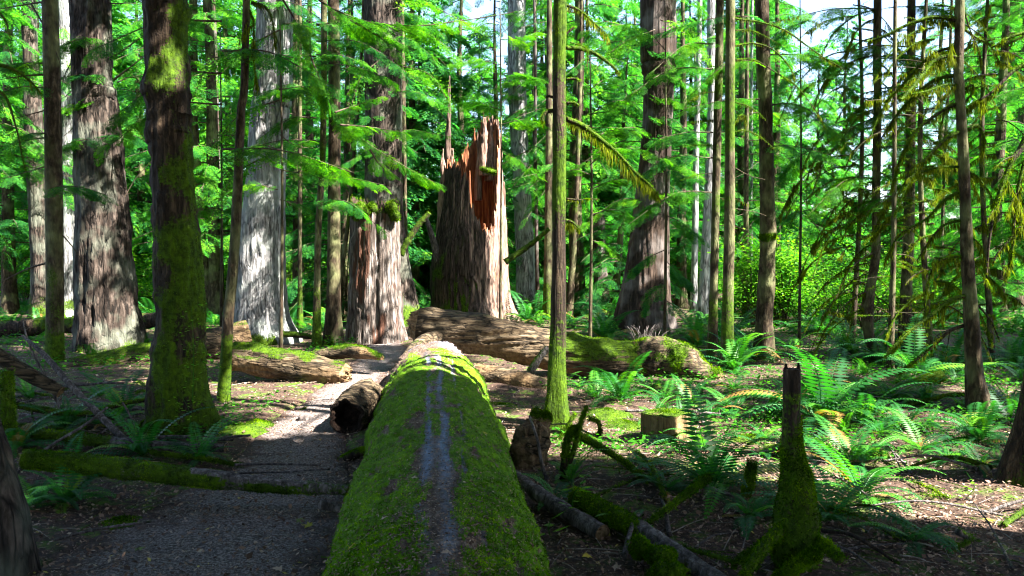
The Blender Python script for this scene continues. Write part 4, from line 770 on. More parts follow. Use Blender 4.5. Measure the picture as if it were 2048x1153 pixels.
for rt, rr, x0, ys_, nn in ((t26, r26, 1788, (120, 700), 36), (t27, r27, 1818, (20, 640), 30), (t21, r21, 1433, (20, 500), 9)):
    d = rr[1][5][1]; L_ = []
    for k in range(nn):
        y = ys_[0]+(ys_[1]-ys_[0])*k/nn+random.uniform(-8, 8); s = random.choice([-1, 1]); ln = random.uniform(30, 110); dr = random.uniform(0, .8)
        L_.append(([(x0, y), (x0+s*ln*.5, y+ln*.1*dr), (x0+s*ln, y+ln*.7*dr)], .007, .0025, random.choice([.2, .5, .8]), random.choice([0, .3, .6]), random.uniform(-.6, .6)))
    limbs(rt, rr, d, L_, twigs=3)
# branch tangle entering from the right edge
rt = t29; b = np.array(rt.location)
for pts, r0, r1 in (([(2075, 240), (2040, 300), (2020, 330), (1995, 400), (1980, 470), (1972, 560)], .030, .008), ([(2080, 120), (2030, 140), (1990, 180), (1960, 200)], .022, .006), ([(2075, 300), (2048, 330), (2030, 420), (2025, 500), (2010, 560)], .020, .006), ([(2085, 440), (2040, 460), (2000, 500), (1985, 530)], .016, .005), ([(2070, 60), (2020, 75), (1985, 95)], .016, .005)):
    px_limb(rt, b, 6.8, pts, r0, r1, 0, mossy=.9, hang=.7, mat=M['mossy'], twigs=4)
# more slim trees draped in drooping mossy limbs, in the tangle at right
random.seed(44)
for x0, d, lab, xt in ((1706, 15.5, 'slim mossy-limbed tree left of the bent trunk, its limbs sweeping to the ground', 1712), (1868, 12.5, 'slim mossy-limbed tree between the brown trunk and the drooping mossy tree', 1862), (1990, 13.5, 'slim mossy-limbed tree right of the drooping mossy tree', 1984)):
    bx = (x0-1024)/F*d; b = np.array([bx, d, GZ(bx, d)]); py0 = 576.5+0*d
    rt = thing('mossy_limbed_tree', lab, 'tree', b, 'slim trees of the mossy tangle'); gm = Geo(); tp = P(xt, -150, d); Pc = smooth_path([b-[0, 0, .2], (b+tp)/2+[random.choice([-.18, .16]), 0, 0], tp], 60)
    woody(gm, Pc, np.linspace(.055, .02, 60), 14, d_lump(.008, 6), moss_fn(.25, .3)); link('trunk', gm.mesh('trunk', b), M['slim'], rt)
    for k in range(28):
        y = 10+k*23; s_ = random.choice([-1, -1, 1]); ln = random.uniform(50, 150); dr = random.uniform(.4, 1.2)
        px_limb(rt, b, d, [(x0, y), (x0+s_*ln*.35, y+ln*.08*dr), (x0+s_*ln*.75, y+ln*.45*dr), (x0+s_*ln, y+ln*.95*dr)], .012, .004, random.uniform(-.9, .5), mossy=random.choice([.3, .8, .9]), hang=random.choice([.4, .7, 1.]), mat=M['mossy'], twigs=6)
# dead limbs of the left trees
random.seed(5)
byname = {o['label'][:28]: o for o in sc.objects if o.get('label')}
def dead(rtroot, x0, d, specs, mossy=.1, hang=0):
    b = np.array(rtroot.location)
    for pts, r in specs: px_limb(rtroot, b, d, pts, r, r*.3, random.uniform(-.4, .4), mossy=mossy, hang=hang, mat=M['twig'], twigs=5)
ltree = [t for t in TREES if 'second large trunk' in t[0]['label']][0]; d = ltree[3][1]
dead(ltree[0], 200, d, [([(226, 115), (255, 95), (290, 70)], .022), ([(228, 160), (260, 135), (296, 108)], .020), ([(235, 165), (262, 155), (300, 158)], .014), ([(152, 110), (130, 150), (118, 205)], .012), ([(156, 170), (135, 190), (120, 200)], .010), ([(246, 400), (270, 360), (305, 320)], .012), ([(160, 240), (140, 262), (118, 280)], .010)])
st = [t for t in TREES if 'straight trunk at the left' in t[0]['label']][0]; d = st[3][1]
dead(st[0], 105, d, [([(92, 4), (60, 8), (0, 18)], .022), ([(95, 150), (50, 152), (0, 160)], .018), ([(95, 220), (50, 232), (0, 245)], .012), ([(98, 275), (50, 282), (0, 295)], .012), ([(98, 332), (50, 345), (-10, 362)], .012), ([(62, 8), (100, 75), (122, 135)], .016), ([(98, 525), (50, 540), (-10, 570)], .020), ([(125, 470), (150, 500), (170, 530)], .012)])
dead(st[0], 105, 11.8, [([(-20, 125), (25, 138), (60, 160), (84, 186)], .032), ([(-20, 172), (12, 195), (32, 250), (42, 300), (50, 340)], .022), ([(-20, 10), (10, 40), (20, 70)], .026)], mossy=.8, hang=.3)
tl = [t for t in TREES if 'slim brown trunk leaning' in t[0]['label']][0]; d = tl[3][1]
dead(tl[0], 480, d, [([(503, 5), (530, 15), (545, 40), (552, 90)], .018), ([(500, 20), (508, 50), (507, 120), (512, 170)], .008)], mossy=.9, hang=.8)
# ------------------------------------------------------------------ conifer boughs in the middle distance
def bough_points(C, n, w, r):
    """spray positions along a bough curve"""
    Pc = smooth_path(C, 60); t = r.uniform(.12, 1, n); i = (t*58).astype(int); p = Pc[i]; T = nrm(Pc[i+1]-Pc[i])
    side = nrm(np.cross(T, [0, 0, 1.]))*np.where(r.random(n) < .5, -1, 1)[:, None]
    f = nrm(T*r.uniform(.3, 1.1, (n, 1))+side*r.uniform(.4, 1.1, (n, 1))+np.array([0, 0, -.12])); return p, f, w*(1.15-.6*t)*r.uniform(.7, 1.25, n)
def leafy(root, base, C, r0, n, w, protos=HI, mat=None, vs=.55, r=rng, var=None, name='branch'):
    C = np.asarray(C, float); gm = Geo(); Pc = smooth_path(C, 26)
    woody(gm, Pc, np.linspace(r0, r0*.2, 26), 6, None, moss_fn(0, .2)); b = link(name, gm.mesh(name, base), M['twig'], root)
    gf = Geo(); p, f, s = bough_points(C, n, w, r)
    put(gf, protos, p, f, s, r=r, vs=vs, var=var); link('foliage', gf.mesh('foliage', base, False), mat or M['needle'], b); return b
def wtree(lab):
    return [t for t in TREES if lab in t[0]['label']][0]
def px_boughs(rt, d, lst, **kw):
    b = np.array(rt.location)
    for pts, n, wd, dd in lst:
        k = len(pts)-1; leafy(rt, b, [P(x, y, d+dd*i/k) for i, (x, y) in enumerate(pts)], .012*(len(pts) > 1)+.004, n, wd, **kw)
for lab_, d_, lst_ in (('huge pale grey', 14.5, [([(560, 60), (500, 90), (420, 130), (390, 190)], 60, .5, -.5), ([(560, 200), (480, 230), (420, 300)], 45, .5, -.4), ([(560, 300), (470, 350), (420, 440)], 45, .5, -.5)]),
                    ('rising directly behind', 17.5, [([(790, 60), (860, 70), (930, 130)], 60, .55, -.3), ([(790, 130), (860, 150), (900, 210)], 50, .55, -.6), ([(780, 20), (850, 10), (960, 60)], 50, .55, 0), ([(760, 120), (720, 160), (690, 260)], 40, .5, -.6)]),
                    ('fluted cedar', 17, [([(1320, 40), (1380, 60), (1420, 130)], 50, .55, -.5), ([(1310, 60), (1240, 90), (1180, 150)], 50, .55, -.5)])):
    px_boughs([t for t in sc.objects if lab_ in t.get('label', '')][0], d_, lst_, protos=BR, mat=M['broad'])
# the long bough hanging into the view at the top and the one sweeping down over the stump
px_boughs(wtree('dark straight trunk')[0], 11.5, [
    ([(600, -30), (660, 15), (740, 45), (830, 52), (900, 45), (1000, 30), (1045, 20)], 60, .42, .6), ([(700, 40), (760, 75), (800, 110)], 14, .35, .4),
    ([(560, -10), (600, 60), (640, 160), (680, 240), (740, 290), (830, 345), (880, 370)], 70, .40, .8), ([(680, 250), (740, 255), (810, 265)], 22, .38, .3), ([(670, 225), (700, 215), (760, 195)], 20, .32, .5),
    ([(740, 300), (760, 330), (790, 350)], 14, .3, .3)])
rb_ = random.Random(12)
for lab_, n_, y0, y1 in (('second large trunk', 6, -20, 330), ('huge pale grey', 4, -20, 200), ('rising directly behind', 9, -20, 330), ('dark straight trunk', 8, 0, 420), ('slim brown trunk leaning', 5, 20, 330), ('thin mossy crooked', 4, 30, 200),
                         ('fluted cedar', 12, -20, 430), ('light grey trunk standing close', 9, 0, 260), ('white sun-bleached', 5, 60, 400), ('knobbly', 6, 20, 300), ('brown upright trunk behind', 8, 0, 420), ('swollen bent foot', 7, 0, 400), ('left trunk of the close', 5, 60, 420), ('straight trunk at the left', 4, 40, 420), ('between the sunlit pair', 6, 60, 420)):
    T_ = [t for t in sc.objects if lab_ in t.get('label', '')][0]; bp = np.array(T_.location); d_ = bp[1]; x_ = 1024+bp[0]/d_*F
    for k in range(n_):
        y_ = y0+(y1-y0)*(k+rb_.random())/n_; s_ = rb_.choice([-1, 1]); L_ = rb_.uniform(.9, 2.0)*F/d_; dr = rb_.uniform(.1, .55)
        pts_ = [(x_, y_), (x_+s_*L_*.45, y_+L_*.05*dr), (x_+s_*L_, y_+L_*dr)]
        leafy(T_, bp, [P(px, py, d_+dd) for (px, py), dd in zip(pts_, (0, rb_.uniform(-.6, -.1), rb_.uniform(-1.2, .2)))], .014, int(14+L_*d_/F*9), .46, protos=HI if d_ < 17 else MID, mat=M['needle'] if rb_.random() < .6 else M['needle_far'])
hs = [  # hemlock saplings: foot x, depth, label, boughs
 (560, 13.6, 'leafy conifer sapling in front of the huge pale trunk', [([(560, 340), (600, 345), (640, 330), (690, 335)], 26, .34), ([(555, 380), (510, 370), (450, 385)], 22, .32), ([(560, 300), (520, 290), (490, 300)], 18, .3), ([(560, 400), (600, 410), (640, 440)], 14, .3), ([(558, 180), (610, 175), (660, 200)], 18, .34), ([(560, 110), (620, 120), (660, 100)], 18, .34), ([(560, 270), (590, 290), (620, 280)], 14, .3)]),
 (440, 17, 'leafy conifer sapling seen left of the huge pale trunk', [([(440, 390), (420, 360), (395, 350)], 22, .4), ([(440, 360), (470, 330), (500, 320)], 22, .4), ([(440, 420), (415, 420), (390, 440)], 18, .4), ([(440, 220), (470, 240), (500, 260)], 18, .4), ([(440, 120), (410, 130), (380, 120)], 18, .4)]),
 (1000, 19, 'leafy conifer sapling growing behind the snag', [([(1000, 220), (950, 205), (905, 210)], 30, .5), ([(1000, 250), (1050, 240), (1090, 255)], 26, .5), ([(1000, 160), (1040, 150), (1090, 160)], 28, .5), ([(1000, 130), (950, 120), (900, 130)], 28, .5), ([(1000, 80), (1050, 75), (1080, 60)], 24, .5), ([(1000, 300), (1050, 330), (1080, 360)], 20, .4)]),
 (1180, 13.5, 'bright leafy conifer sapling right of the moss-streaked tree', [([(1180, 330), (1220, 300), (1280, 300), (1330, 320)], 46, .36), ([(1180, 280), (1230, 260), (1300, 265)], 36, .34), ([(1180, 230), (1220, 205), (1270, 200)], 26, .32), ([(1180, 380), (1230, 360), (1290, 360)], 34, .34), ([(1180, 430), (1230, 420), (1270, 440)], 22, .32), ([(1180, 180), (1210, 160), (1260, 160)], 20, .3), ([(1180, 350), (1150, 340), (1120, 350)], 14, .3), ([(1180, 480), (1210, 490), (1250, 520)], 16, .3)]),
 (1330, 15.5, 'blue-green conifer sapling in front of the fluted cedar', [([(1330, 250), (1370, 270), (1420, 290)], 30, .40), ([(1330, 330), (1360, 350), (1400, 360)], 30, .4), ([(1330, 400), (1290, 420), (1240, 450)], 34, .4), ([(1330, 430), (1370, 450), (1400, 480)], 28, .4), ([(1330, 500), (1290, 520), (1260, 550)], 28, .38), ([(1330, 520), (1360, 550), (1390, 580)], 28, .38), ([(1330, 560), (1300, 590), (1290, 620)], 20, .36), ([(1330, 100), (1290, 60), (1260, 80)], 20, .4), ([(1330, 130), (1360, 110), (1400, 130)], 20, .4), ([(1330, 600), (1360, 620), (1380, 645)], 16, .3)]),
 (1600, 16, 'drooping airy conifer sapling right of the knobbly trunk', [([(1620, 40), (1570, 60), (1530, 90)], 22, .5), ([(1620, 130), (1570, 160), (1540, 200)], 24, .5), ([(1620, 230), (1660, 260), (1700, 300)], 20, .5), ([(1620, 300), (1580, 330), (1550, 380)], 26, .5), ([(1620, 420), (1580, 430), (1555, 470)], 24, .45), ([(1620, 440), (1650, 470), (1690, 520)], 20, .45), ([(1620, 340), (1650, 360), (1690, 360)], 20, .45)])]
hr = np.random.default_rng(5)
for x0, d, lab, bl in hs:
    x = (x0-1024)/F*d; base = np.array([x, d, GZ(x, d)]); rt = thing('conifer_sapling', lab, 'sapling', base, 'leafy conifer saplings among the big trunks')
    gm = Geo(); top = P(x0, min(min(p[1] for p in b_[0]) for b_ in bl)-60, d)
    Pc = smooth_path([base-[0, 0, .1], (base+top)/2+[.03, 0, 0], top], 30); woody(gm, Pc, np.linspace(.035, .01, 30), 8, None, moss_fn(0, .2)); link('trunk', gm.mesh('trunk', base), M['slim'], rt)
    for pts, n, wd in bl: leafy(rt, base, [P(px, py, d+random.uniform(-.3, .5)*k) for k, (px, py) in enumerate(pts)], .010, n, wd, protos=HI, r=hr, mat=M['needle_far'] if x0 in (1330, 1600) else M['needle'])

# ------------------------------------------------------------------ background conifers
def conifer(seed, H, z0, Rm, nb, protos, dens=1., w=.62, dead=0):
    r = np.random.default_rng(seed); gw, gf = Geo(), Geo()
    lean = r.normal(0, .015, 2); zz = np.linspace(-.3, H, 40); Pc = np.stack([zz*lean[0]+.16*fbm(xyz(zz*.25, seed, 0), 2), zz*lean[1]+.1*fbm(xyz(zz*.3, seed, 9.), 2), zz], -1)
    R0 = .011*H+.04; woody(gw, Pc, R0*(1-zz/H*.93)*(1+.5*np.exp(-np.maximum(zz, 0)/.3)), 12, d_lump(.02, 4), moss_fn(-.2, .2, .5))
    gb = Geo()
    for k in range(nb):
        z = z0+(H-z0)*((k+r.random())/nb)**1.5; a = r.uniform(0, 2*PI); L = Rm*(1-(z/H)**1.6)*r.uniform(.55, 1.15)+.25
        dv = np.array([math.cos(a), math.sin(a), 0]); b0 = np.array([z*lean[0], z*lean[1], z])
        C = [b0, b0+dv*L*.5+[0, 0, -.02*L], b0+dv*L+[0, 0, -.28*L*r.uniform(.4, 1.6)]]
        woody(gb, smooth_path(C, 6), np.linspace(.018, .005, 6), 4, None, moss_fn(.1, .3), caps=(False, False))
        n = int(dens*(2+L*6)); p, f, s = bough_points(C, n, w, r); put(gf, protos, p, f, s, r=r, var=np.clip(r.normal(.5, .22, n), 0, 1))
    return gw.mesh('trunk'), gb.mesh('branches', smooth=False), gf.mesh('foliage', smooth=False)
PROT = {}
def proto(key, *a, **k): PROT[key] = conifer(*a, **k)
proto('m0', 1, 13, .8, 2.6, 95, MID); proto('m1', 2, 16, 2.2, 2.8, 105, MID, .95); proto('m2', 3, 10, .5, 2.2, 80, MID); proto('m3', 4, 17, 3.5, 3.0, 100, MID, .8)
proto('l0', 5, 18, .5, 3.4, 120, LO, 1., 1.0); proto('l1', 6, 22, 1.5, 3.6, 130, LO, 1., 1.1); proto('l2', 7, 14, .4, 3.0, 100, LO, 1.1, .95)
FIRST = {}
def put_conifer(key, px, d, label, rz, s=1., group=None, mat='needle_far', bark='slim'):
    x = (px-1024)/F*d; base = (x, d, GZ(x, d)-.02)
    if key not in FIRST:
        rt = thing('conifer', label, 'tree', base, group); tm, bm, fm = PROT[key]
        link('trunk', tm, M[bark], rt); link('branches', bm, M['twig'], rt); link('foliage', fm, M[mat], rt); FIRST[key] = rt
    else:
        rt = copy_tree(FIRST[key]); rt.location = base
    rt['label'] = label; rt['group'] = group; rt.rotation_euler = (0, 0, rz); rt.scale = (s, s, s); return rt
random.seed(21)
GR_M = 'mid-distance conifers between the large trunks'; GR_F = 'far conifers closing the background'
mid = [(20, 24), (75, 30), (195, 27), (285, 29), (300, 33), (430, 23), (455, 30), (590, 24), (615, 31), (690, 22), (705, 29), (828, 27), (850, 36), (930, 29), (985, 27), (1092, 30), (1085, 36), (1150, 25), (1175, 30), (1235, 24), (1250, 32), (1362, 29), (1390, 34), (1485, 31), (1545, 30),
       (1880, 34), (1990, 23), (2035, 28), (1960, 36), (-60, 20), (2120, 19)]
mid += [(1630, 48)]
for q, (px, d) in enumerate(mid):
    put_conifer(random.choice(['m0', 'm1', 'm2', 'm3']) if d < 27 else random.choice(['m0', 'm1', 'm3', 'l2']), px, d, 'slender leafy conifer standing back among the large trunks, thin trunk half hidden by boughs', random.uniform(0, 6), random.uniform(.85, 1.15), GR_M)
for q in range(34):
    d = random.uniform(36, 72); px = -150+2350*((q*0.6180339)%1)
    if 1590 < px < 1860 and q % 4: continue
    put_conifer(random.choice(['l0', 'l1', 'l2']), px, d, 'distant conifer deep in the background wood, seen only as pale green foliage', random.uniform(0, 6), random.uniform(.8, 1.1), GR_F)
for px_, d_ in ((0, 0),) * 0: pass
for (x_, y_) in ((-6, -9), (-1, -10), (4.5, -9), (9.5, -4), (-11, -4), (-13, 3)):  # unseen trees added to block sky light from behind the camera
    rt_ = put_conifer('m0', 1024, 24, 'unseen slender conifer added behind the viewpoint to darken the foreground', random.uniform(0, 6), 1.1, 'unseen conifers added behind the viewpoint for shade'); rt_.location = (x_, y_, GZ(x_, y_))
# bare far poles
for px, d, w_ in ((250, 26, 9), (283, 24, 11), (440, 27, 12), (580, 28, 14), (590, 36, 7), (690, 30, 8), (720, 34, 6), (835, 30, 7), (940, 30, 10), (968, 34, 8), (1066, 28, 10), (1075, 24, 8), (1092, 31, 9), (1142, 27, 12), (1168, 31, 7), (1182, 26, 8), (1222, 26, 7), (1236, 30, 9), (1258, 33, 8), (1350, 30, 9), (1388, 26, 14), (1400, 34, 7), (1478, 32, 8), (1504, 30, 8), (1560, 36, 8), (1850, 27, 9), (1880, 24, 7), (1975, 26, 8), (2015, 30, 9), (30, 28, 9), (180, 33, 12), (345, 30, 10)):
    if random.random() < .6: continue
    x = (px-1024)/F*d; z = GZ(x, d); t = thing('bare_pole_tree', 'thin bare straight trunk in the dim middle of the wood, one among many alike', 'tree', (x, d, z), 'thin bare trunks in the middle distance')
    gm = Geo(); zz = np.linspace(-.2, 19, 50); r0 = w_/2/F*d; l = random.uniform(-.02, .02)
    woody(gm, np.stack([zz*l+.06*fbm(xyz(zz*.25, px, 0), 2), 0*zz, zz], -1), r0*(1-zz/30)*(1+.4*np.exp(-np.maximum(zz, 0)/.4)), 12, d_lump(.01, 6), moss_fn(random.uniform(-.3, .2), .2))
    link('trunk', gm.mesh('trunk'), M[random.choice(['slim', 'slim', 'cedar', 'pale'])], t)
# the wood that closes the view: nobody could count it
gf = Geo(); r = np.random.default_rng(8)
for d0, n, zt in ((82, 500, 12), (96, 600, 15), (50, 350, 2.5)):
    x = r.uniform(-.85, .85, n)*d0; y = d0+r.uniform(-5, 5, n); z = g(x, y)+r.uniform(0, 1, n)**1.1*zt*(1+.3*fbm(xyz(x*.08, 0, d0), 2))*np.where((x/d0 > .33) & (x/d0 < .56), .35, 1)
    a = r.uniform(0, 2*PI, n); put(gf, LO, np.stack([x, y, z], -1), np.stack([np.cos(a), np.sin(a), -.25+0*a], -1), r.uniform(2.2, 4.2, n)*(.5 if d0 == 50 else 1), r=r)
o = link('distant_wood', gf.mesh('distant_wood', smooth=False), M['needle_far']); tag(o, 'pale green far-off wood closing the view behind all the trees', 'woodland', kind='stuff')

# ------------------------------------------------------------------ high crowns over the view (added unseen to shade the view, shaped to leave sun dapples)
LIT = []
def lit(px, py, d, r, n=1, py2=None):
    for k in range(n): LIT.append((*P(px, py+((py2-py)*k/(n-1) if n > 1 else 0), d), r))
lit(146, 60, 24, .6, 8, 600); lit(548, 90, 16, .55, 5, 280); lit(552, 440, 16, .5, 4, 640); lit(795, 470, 16.6, .35, 5, 640); lit(990, 290, 21.5, .6, 4, 480); lit(1015, 560, 21.3, .5, 3, 630)
lit(1385, 735, 11.7, .4, 1); lit(1330, 730, 11.7, .28, 1); lit(1435, 280, 13.5, .3, 3, 420); lit(1460, 430, 12.6, .3, 4, 640); lit(1462, 300, 12.6, .25, 1); lit(1412, 370, 24, .6, 4, 560); _d = r17[1][5][1]; lit(1118, 330, _d, .45, 5, 430); lit(1116, 600, _d, .4, 4, 700); lit(1116, 800, _d, .45, 2, 850); lit(1118, 30, _d, .3, 2, 120)
lit(910, 715, 10.7, .22, 1); lit(850, 700, 11, .2, 1); lit(1900, 975, 5.7, .28, 1); lit(1820, 1050, 5, .16, 1); lit(620, 792, 10.3, .42, 1); lit(700, 790, 10, .25, 1); lit(720, 760, 11, .25, 1); lit(1030, 700, 11.6, .22, 1); lit(560, 700, 11.2, .25, 1); lit(640, 712, 11.7, .2, 1)
lit(1800, 90, 8.5, .3, 1); lit(1820, 150, 8.4, .3, 1); lit(1700, 742, 12, .45, 1); lit(1600, 740, 12.2, .4, 1); lit(1830, 745, 11.5, .4, 1); lit(1520, 60, 13.4, .3, 3, 160); lit(1538, 450, 13.4, .2, 1)
lit(1050, 260, 25, .6, 4, 540); lit(1205, 450, 25, .5, 3, 600); lit(1230, 320, 13.5, .5, 1); lit(1290, 300, 13.5, .5, 1); lit(455, 630, 10, .2, 2, 690); lit(190, 620, 14.8, .25, 1); lit(210, 330, 15, .25, 1); lit(230, 660, 14.6, .3, 1); lit(180, 150, 15, .2, 1)
lit(1190, 850, 7.8, .25, 1); lit(1240, 840, 8, .2, 1); lit(1440, 880, 7.2, .3, 1); lit(1400, 760, 10.5, .3, 1); lit(650, 200, 12, .4, 1); lit(760, 250, 12, .4, 1); lit(980, 60, 12, .4, 1); lit(1330, 600, 18.6, .25, 1); lit(1086, 835, 6.8, .12, 1)
lit(700, 500, 17, .0, 1); lit(515, 350, 10, .2, 1); lit(1690, 100, 12, .35, 1); lit(1560, 80, 12.6, .35, 1)
_r = np.random.default_rng(5)
for _ in range(70):
    x_, y_ = _r.uniform(-6, 8), _r.uniform(5.5, 18)
    if -2.3 < x_ < 1.1 and y_ < 10: continue
    if x_ < -1 and y_ < 9: continue
    LIT.append((x_, y_, GZ(x_, y_), _r.uniform(0, .3)))
lit(1430, 930, 6.0, .22); lit(1720, 920, 5.9, .28); lit(1250, 780, 9.5, .25); lit(1600, 820, 8.6, .3); lit(1480, 840, 8.5, .25); lit(1330, 960, 6, .1); lit(1880, 850, 7.8, .25); lit(205, 420, 14.8, .12); lit(195, 540, 14.8, .15); lit(230, 580, 14.8, .12); lit(200, 230, 14.8, .15); lit(185, 60, 14.8, .15); lit(345, 60, 7.5, .08); lit(520, 860, 7.8, .15)
LIT = np.array(LIT)
r = np.random.default_rng(77); cl = []
def cover(n, x0, x1, y0, y1, t0, t1):  # leaf clumps placed from the ground shade they should cast
    x = r.uniform(x0, x1, n); y = r.uniform(y0, y1, n); base = np.stack([x, y, g(x, y)], -1)
    p = base+SUN*(r.uniform(t0, t1, n)/SUN[2])[:, None]
    ok = p[:, 2] > 2.4+.40*np.maximum(p[:, 1], 0)*1.0
    return p[ok]
pts = np.vstack([cover(3600, -18, 16, -9, 0, 7, 13), cover(5200, -18, 16, 0, 9.5, 7, 13), cover(3400, -16, 16, 9.5, 18.5, 9, 15)])
keep = np.ones(len(pts), bool)
for L_ in LIT:
    v = pts-L_[:3]; al = v@SUN; dist = np.linalg.norm(v-al[:, None]*SUN, axis=1); keep &= ~((al > 0) & (dist < L_[3]+.50))  # cuts gaps along sun rays from points meant to be lit
pts = pts[keep]
anchors = [(t[0], t[3]) for t in TREES]
extra = [(-3.5, -3.5), (2.5, -6), (-9, -1.5), (7, -7), (-8, -8), (6.5, 3.0), (9.5, 7.5), (13, 5), (12.5, 11), (16, 9), (9, -2), (16.5, 14), (20, 11), (13.5, 16.5), (19, 5)]  # unseen trees added to hold the shading crowns
for q, (x, y) in enumerate(extra):
    b = np.array([x, y, GZ(x, y)]); rt = thing('shade_conifer', 'unseen tall conifer added to carry shading crowns over the view', 'tree', b, 'unseen tall conifers added for shade')
    gm = Geo(); zz = np.linspace(-.3, 20, 60); woody(gm, np.stack([b[0]+.1*fbm(xyz(zz*.2, q, 0), 2), b[1]+0*zz, b[2]+zz], -1), .22*(1-zz/24)*(1+.5*np.exp(-np.maximum(zz, 0)/.4)), 24, d_fir(.02), moss_fn(0, .2, .4)); link('trunk', gm.mesh('trunk', b), M['fir'], rt); anchors.append((rt, b))
AX = np.array([a[1][:2] for a in anchors]); own = np.argmin(((pts[:, None, :2]-AX[None])**2).sum(-1), axis=1)
CAN = [p*1.0 for p in LO]
for k, (rt, b) in enumerate(anchors):
    m_ = own == k
    if m_.sum() < 3: continue
    pk = pts[m_]; out = pk-np.array([b[0], b[1], 0]); out[:, 2] = 0; n = len(pk)
    f = nrm(nrm(out)+r.normal(0, .5, (n, 3))*[1, 1, .2]+[0, 0, -.12]); gf = Geo(); gb = Geo()
    sc_ = r.uniform(.9, 1.5, n); put(gf, CAN, pk-f*sc_[:, None]*.5, f, sc_, r=r)
    for c_ in pk[r.choice(n, min(n, 40), replace=False)]:
        z_ = c_[2]+.25*np.hypot(*(c_[:2]-b[:2])); s_ = np.array([b[0], b[1], z_])
        if c_[1] < 0 or True: woody(gb, smooth_path([s_, (s_+c_)/2+[0, 0, .2], c_], 8), np.linspace(.035, .006, 8), 5, None, None, caps=(False, False))
    link('high_branches', gb.mesh('high_branches', b, False), M['twig'], rt); link('crown', gf.mesh('crown', b, False), M['canopy'], rt)

# ------------------------------------------------------------------ ferns
def fern(seed, nf=14, L=.62, up=1., npair=24, dry=0):
    r = np.random.default_rng(seed); G_ = Geo(); Gs = Geo()
    for k in range(nf):
        a = 2*PI*k/nf+r.uniform(-.5, .5); inner = r.random(); el = (.30+.95*inner)*up; Lf = L*r.uniform(.45, 1.2)
        t = np.linspace(0, 1, 18); ang = el-(1.0+.6*r.random())*t**1.3*1.15
        dx = np.cos(ang); dz = np.sin(ang); rr = np.concatenate([[0], np.cumsum(dx[:-1])])/17*Lf; zz = np.concatenate([[0], np.cumsum(dz[:-1])])/17*Lf
        cur = r.uniform(-.35, .35); aa = a+cur*t; Pc = np.stack([np.cos(aa)*rr, np.sin(aa)*rr, zz+.02], -1)
        V, Q, T = tube(Pc, np.linspace(.0035, .0012, 18), 3, None, (False, False)); v0 = r.uniform(.1, .75) if r.random() > dry else 1.; G_.add(V, Q, None, var=min(1, v0+.1))
        u = np.linspace(.12, .985, npair); p = np.stack([np.interp(u, t, Pc[:, q]) for q in range(3)], -1); T_ = nrm(np.gradient(p, axis=0)); S_ = nrm(np.cross(T_, [0, 0, 1.]))
        ln = Lf*.145*np.minimum(1, (u+.05)/.3)**.7*(1-u**2.2)**.8+.006
        for s in (-1, 1):
            dd = nrm(S_*s+T_*.28+np.array([0, 0, -.18])*r.uniform(.4, 1.4)); V = diamond(p, dd, T_, ln*r.uniform(.85, 1.1, npair), np.full(npair, Lf*.86/npair*.95))
            G_.add(V, quads(npair), var=np.clip(v0+np.repeat(r.normal(0, .05, npair), 4), 0, 1))
    return G_.mesh('fern', smooth=False)
FM = [fern(1, 17, .66, dry=.12), fern(2, 14, .58, .9, dry=.1), fern(3, 21, .74, 1.05, dry=.12), fern(4, 11, .52, .8, dry=.15), fern(5, 20, .72, 1., 22, .12), fern(6, 13, .60, 1.15, 20)]
def put_fern(k, px, py, s, label, group='sword ferns on the forest floor', rz=None, tilt=0, d=None):
    b = G(px, py) if d is None else d
    o = link('sword_fern', FM[k], None, None, b+np.array([0, 0, -.01])); 
    if not FM[k].materials: FM[k].materials.append(M['fern'])
    o.rotation_euler = (random.uniform(-.12, .12)+tilt, random.uniform(-.12, .12), random.uniform(0, 6.28) if rz is None else rz); o.scale = (s, s, s*random.uniform(.9, 1.1)); tag(o, label, 'fern', group); return o
random.seed(9)
